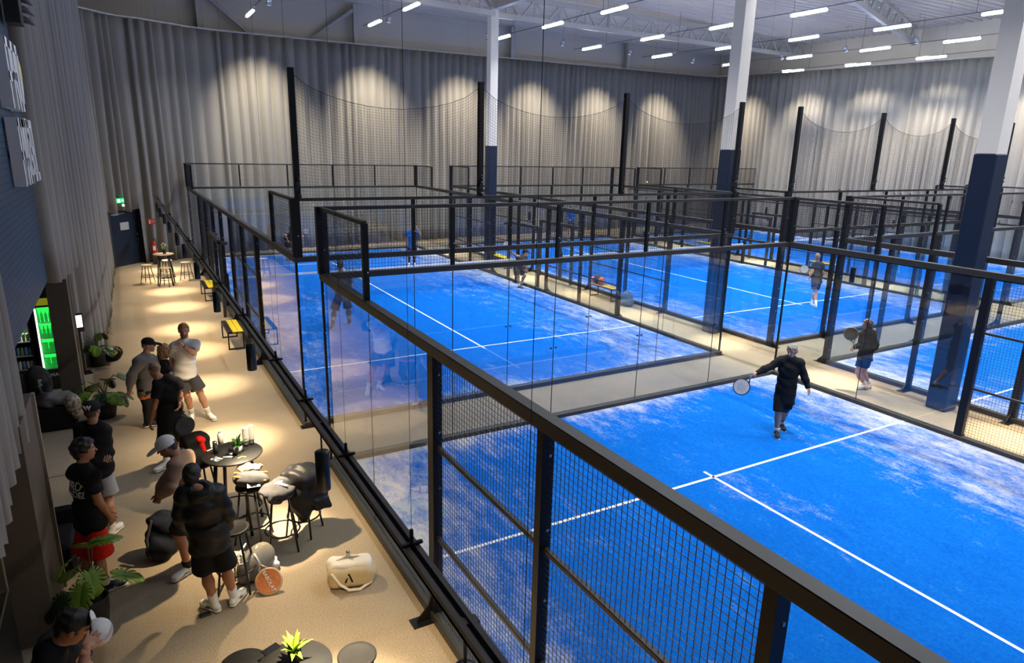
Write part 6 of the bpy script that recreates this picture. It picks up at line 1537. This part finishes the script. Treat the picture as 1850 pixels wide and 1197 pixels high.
for iy in range(6):
    for ix in range(2):
        p = (-4.02 + 0.10 - ix * 0.14, -3.55 - 0.50 + iy * 0.19, 0.901)
        o = empty('grip_tub', p, 0, 'round pale-lidded tub in the display case', 'tub', 'pale-lidded tubs in the display case')
        MB().lathe([(0, 0), (0.055, 0), (0.055, 0.13), (0, 0.13)], 18).build('tub', mat('tub_clear', (0.10, 0.09, 0.08), 0.3), o); MB().lathe([(0.058, 0.13), (0.058, 0.15), (0, 0.152)], 18).build('lid', mat('tub_lid', (0.26, 0.24, 0.20), 0.5), o)

# ---- wall sign
t = empty('wall_sign', (-3.60, 1.3, 4.9), 0, 'big raised white lettering with a yellow ball on the navy brick wall', 'sign')
M_SIGN = mat('sign_white', (0.70, 0.71, 0.74), 0.5); M_SIGN2 = mat('sign_side', (0.42, 0.40, 0.38), 0.6)
def block(glyph, y, z, w, h, st=0.105):
    """bold block letter in the wall plane, x out of the wall"""
    segs = {'P': [(0, 0, 0, 1), (0, 1, 1, 1), (1, 1, 1, .45), (0, .45, 1, .45)], 'R': [(0, 0, 0, 1), (0, 1, 1, 1), (1, 1, 1, .5), (0, .5, 1, .5), (.45, .5, 1, 0)], 'O': [(0, 0, 0, 1), (0, 1, 1, 1), (1, 1, 1, 0), (0, 0, 1, 0)],
            'A': [(0, 0, .3, 1), (.3, 1, .7, 1), (.7, 1, 1, 0), (.15, .32, .85, .32)], 'D': [(0, 0, 0, 1), (0, 1, .8, 1), (.8, 1, 1, .75), (1, .75, 1, .25), (1, .25, .8, 0), (0, 0, .8, 0)], 'E': [(0, 0, 0, 1), (0, 1, 1, 1), (0, .5, .8, .5), (0, 0, 1, 0)], 'L': [(0, 0, 0, 1), (0, 0, 1, 0)]}[glyph]
    mb = MB(); iw, ih = w - st, h - st
    for (a0_, b0_, a1_, b1_) in segs:
        p0 = Vector((0.07, y + st / 2 + a0_ * iw, z + st / 2 + b0_ * ih)); p1 = Vector((0.07, y + st / 2 + a1_ * iw, z + st / 2 + b1_ * ih))
        d = (p1 - p0).normalized() * st * 0.48; mb.bar(p0 - d, p1 + d, st, 0.12, up=(1, 0, 0))
    mb.build('letter', M_SIGN, t)
yy = -0.95
for g_ in 'PADEL': block(g_, yy, -0.62, 0.34, 0.80); yy += 0.375
yy = -0.95
for g_ in 'PRO': block(g_, yy, 0.28, 0.40, 0.80); yy += 0.44
bl = MB().lathe([(0, 0.0), (0.17, 0.0), (0.17, 0.06), (0.15, 0.09), (0, 0.10)], 28, M=Matrix.Translation((0.02, 0.58, 0.78)) @ Matrix.Rotation(PI / 2, 4, 'Y')); bl.build('ball_disc', mat('sign_yellow', (0.75, 0.60, 0.02), 0.5), t)
MB().bar((0.07, 0.42, 0.50), (0.07, 0.52, 0.66), 0.10, 0.1, up=(1, 0, 0)).build('ball_tail', M_SIGN, t)
spot_light('sign_light', (-2.2, 0.6, 8.3), (-3.6, 1.0, 4.9), 260, (0.80, 0.88, 1.0), 60, 1.0, 0.1)
t = empty('slatted_bracket', (-3.39, 2.30, 6.4), 0, 'black bracket with pointed slats at the very top left corner', 'bracket')
for k in range(6):
    z = k * 0.13; m_ = MB(); m_.tube([(-0.12, -0.25, z), (0.02, 0.05, z + 0.01), (0.10, 0.32 + 0.05 * (k % 2), z - 0.02)], [0.05, 0.045, 0.003], 6); m_.build('slat', M_BLACK, t)
MB().box(-0.17, -0.5, -0.1, 0.0, -0.1, 0.8).build('bracket_plate', M_BLACK, t)

# ---- door corner
dv = Vector((-2.00, 21.62, 0)) - Vector((-3.0, 20.56, 0)); da = math.atan2(dv.y, dv.x)
t = empty('door', (-3.0, 20.66, 0), da); t.name = 'door_1'; t['kind'] = 'structure'
W_ = dv.length
MB().box(0, 0.0, 0, W_, 0.06, 2.14).build('door_leaf', mat('door_navy', (0.010, 0.016, 0.028), 0.4, noise=(3, 0.2)), t)
MB().box(-0.06, -0.02, 0, 0.0, 0.1, 2.2).box(W_, -0.02, 0, W_ + 0.06, 0.1, 2.2).box(0, -0.02, 2.14, W_, 0.1, 2.2).build('door_frame', mat('door_frame_paint', (0.04, 0.045, 0.055), 0.5), t)
MB().box(0.0, -0.03, 0, W_, 0.0, 0.02).build('threshold', mat('threshold_pale', (0.35, 0.32, 0.28), 0.5), t)
MB().box(W_ * 0.32, -0.004, 1.42, W_ * 0.62, 0.0, 1.72).build('notice', mat('notice_paper', (0.45, 0.46, 0.48), 0.6), t)
MB().bar((W_ - 0.16, -0.05, 1.02), (W_ - 0.30, -0.05, 1.02), 0.022).bar((W_ - 0.16, 0, 1.02), (W_ - 0.16, -0.05, 1.02), 0.022).lathe([(0.03, 0), (0.03, 0.015), (0, 0.016)], 14, M=Matrix.Translation((W_ - 0.16, 0.0, 1.2)) @ Matrix.Rotation(PI / 2, 4, 'X')).build('handle', M_STEEL, t)
MB().box(0.05, -0.05, 2.02, 0.40, 0.0, 2.08).bar((0.3, -0.05, 2.06), (0.75, -0.02, 2.08), 0.02).build('door_closer', mat('closer_silver', (0.5, 0.5, 0.5), 0.4, 0.5), t)
q = py_pt = Vector((-2.55, 20.80, 2.52)); t = empty('exit_sign', q, da, 'green emergency exit sign above the far door', 'sign')
MB().box(-0.17, 0, -0.02, 0.17, 0.05, 0.15).build('light_box', mat('exit_green', (0.0, 0.45, 0.12), 0.4, emit=((0.02, 0.75, 0.18), 1.2)), t)
MB().box(-0.16, -0.004, 0.0, -0.03, 0.0, 0.13).build('white_field', mat('exit_white', (0.8, 0.9, 0.8), 0.4, emit=((0.8, 1.0, 0.85), 1.2)), t)
MB().bar((0.0, -0.004, 0.065), (0.09, -0.004, 0.065), 0.03, 0.004).prism([(0.08, 0.015), (0.08, 0.115), (0.14, 0.065)], 0.003, Matrix.Translation((0, -0.005, 0))).build('arrow', mat('exit_white', (0, 0, 0)), t)
MB().bar((0, 0.05, 0.1), (0, 0.25, 0.3), 0.02).build('bracket', M_BLACK, t)
MB().add(*ball((0.1, 0.0, -0.12), 0.05, 10)).build('emergency_lamp', mat('exit_white', (0, 0, 0)), t)
def wall_pt(u, v, y): d = cam_ray(u, v); return CAM + d * ((y - CAM.y) / d.y)
q = wall_pt(281, 466, 21.15); t = empty('fire_extinguisher', (q.x, q.y, max(0.0, 0.42)), 0, 'red fire extinguisher standing against the curtain near the far door', 'fire extinguisher')
MB().lathe([(0, 0), (0.075, 0.0), (0.08, 0.02), (0.08, 0.40), (0.06, 0.48), (0.025, 0.52), (0, 0.52)], 20).build('cylinder', mat('extinguisher_red', (0.65, 0.02, 0.01), 0.3), t)
MB().box(-0.05, -0.084, 0.15, 0.05, -0.076, 0.33).build('label_plate', C_WHITE, t)
MB().bar((0, 0, 0.52), (0, 0, 0.58), 0.03).bar((-0.02, 0, 0.58), (0.10, -0.02, 0.63), 0.02).tube([(0.02, 0, 0.56), (0.10, -0.03, 0.5), (0.10, -0.05, 0.2)], 0.010, 6).build('valve', M_RUBBER, t)
MB().box(-0.09, -0.09, -0.42, 0.09, 0.09, 0.0).build('stand', M_FRAMEB, t)
q = wall_pt(274, 398, 21.05); t = empty('extinguisher_sign', (q.x, q.y, q.z - 0.15), 0, 'small red fire extinguisher sign on the curtain', 'sign')
MB().box(-0.13, 0, 0, 0.10, 0.01, 0.22).build('plate', mat('sign_red', (0.6, 0.03, 0.015), 0.5), t)
MB().box(-0.10, -0.004, 0.03, -0.05, 0, 0.16).box(0.0, -0.004, 0.03, 0.015, 0, 0.18).box(0.05, -0.004, 0.06, 0.065, 0, 0.18).build('pictogram', mat('sign_pale', (0.75, 0.7, 0.6), 0.5), t)
q = in_view(1123, 336, Vector((22.6, 25.0, 0)), -0.1); t = empty('exit_sign', q, -0.1, 'tiny green exit sign on the back curtain behind the safety net', 'sign')
MB().box(-0.12, 0, 0, 0.12, 0.04, 0.14).build('light_box', mat('exit_green', (0, 0, 0)), t)
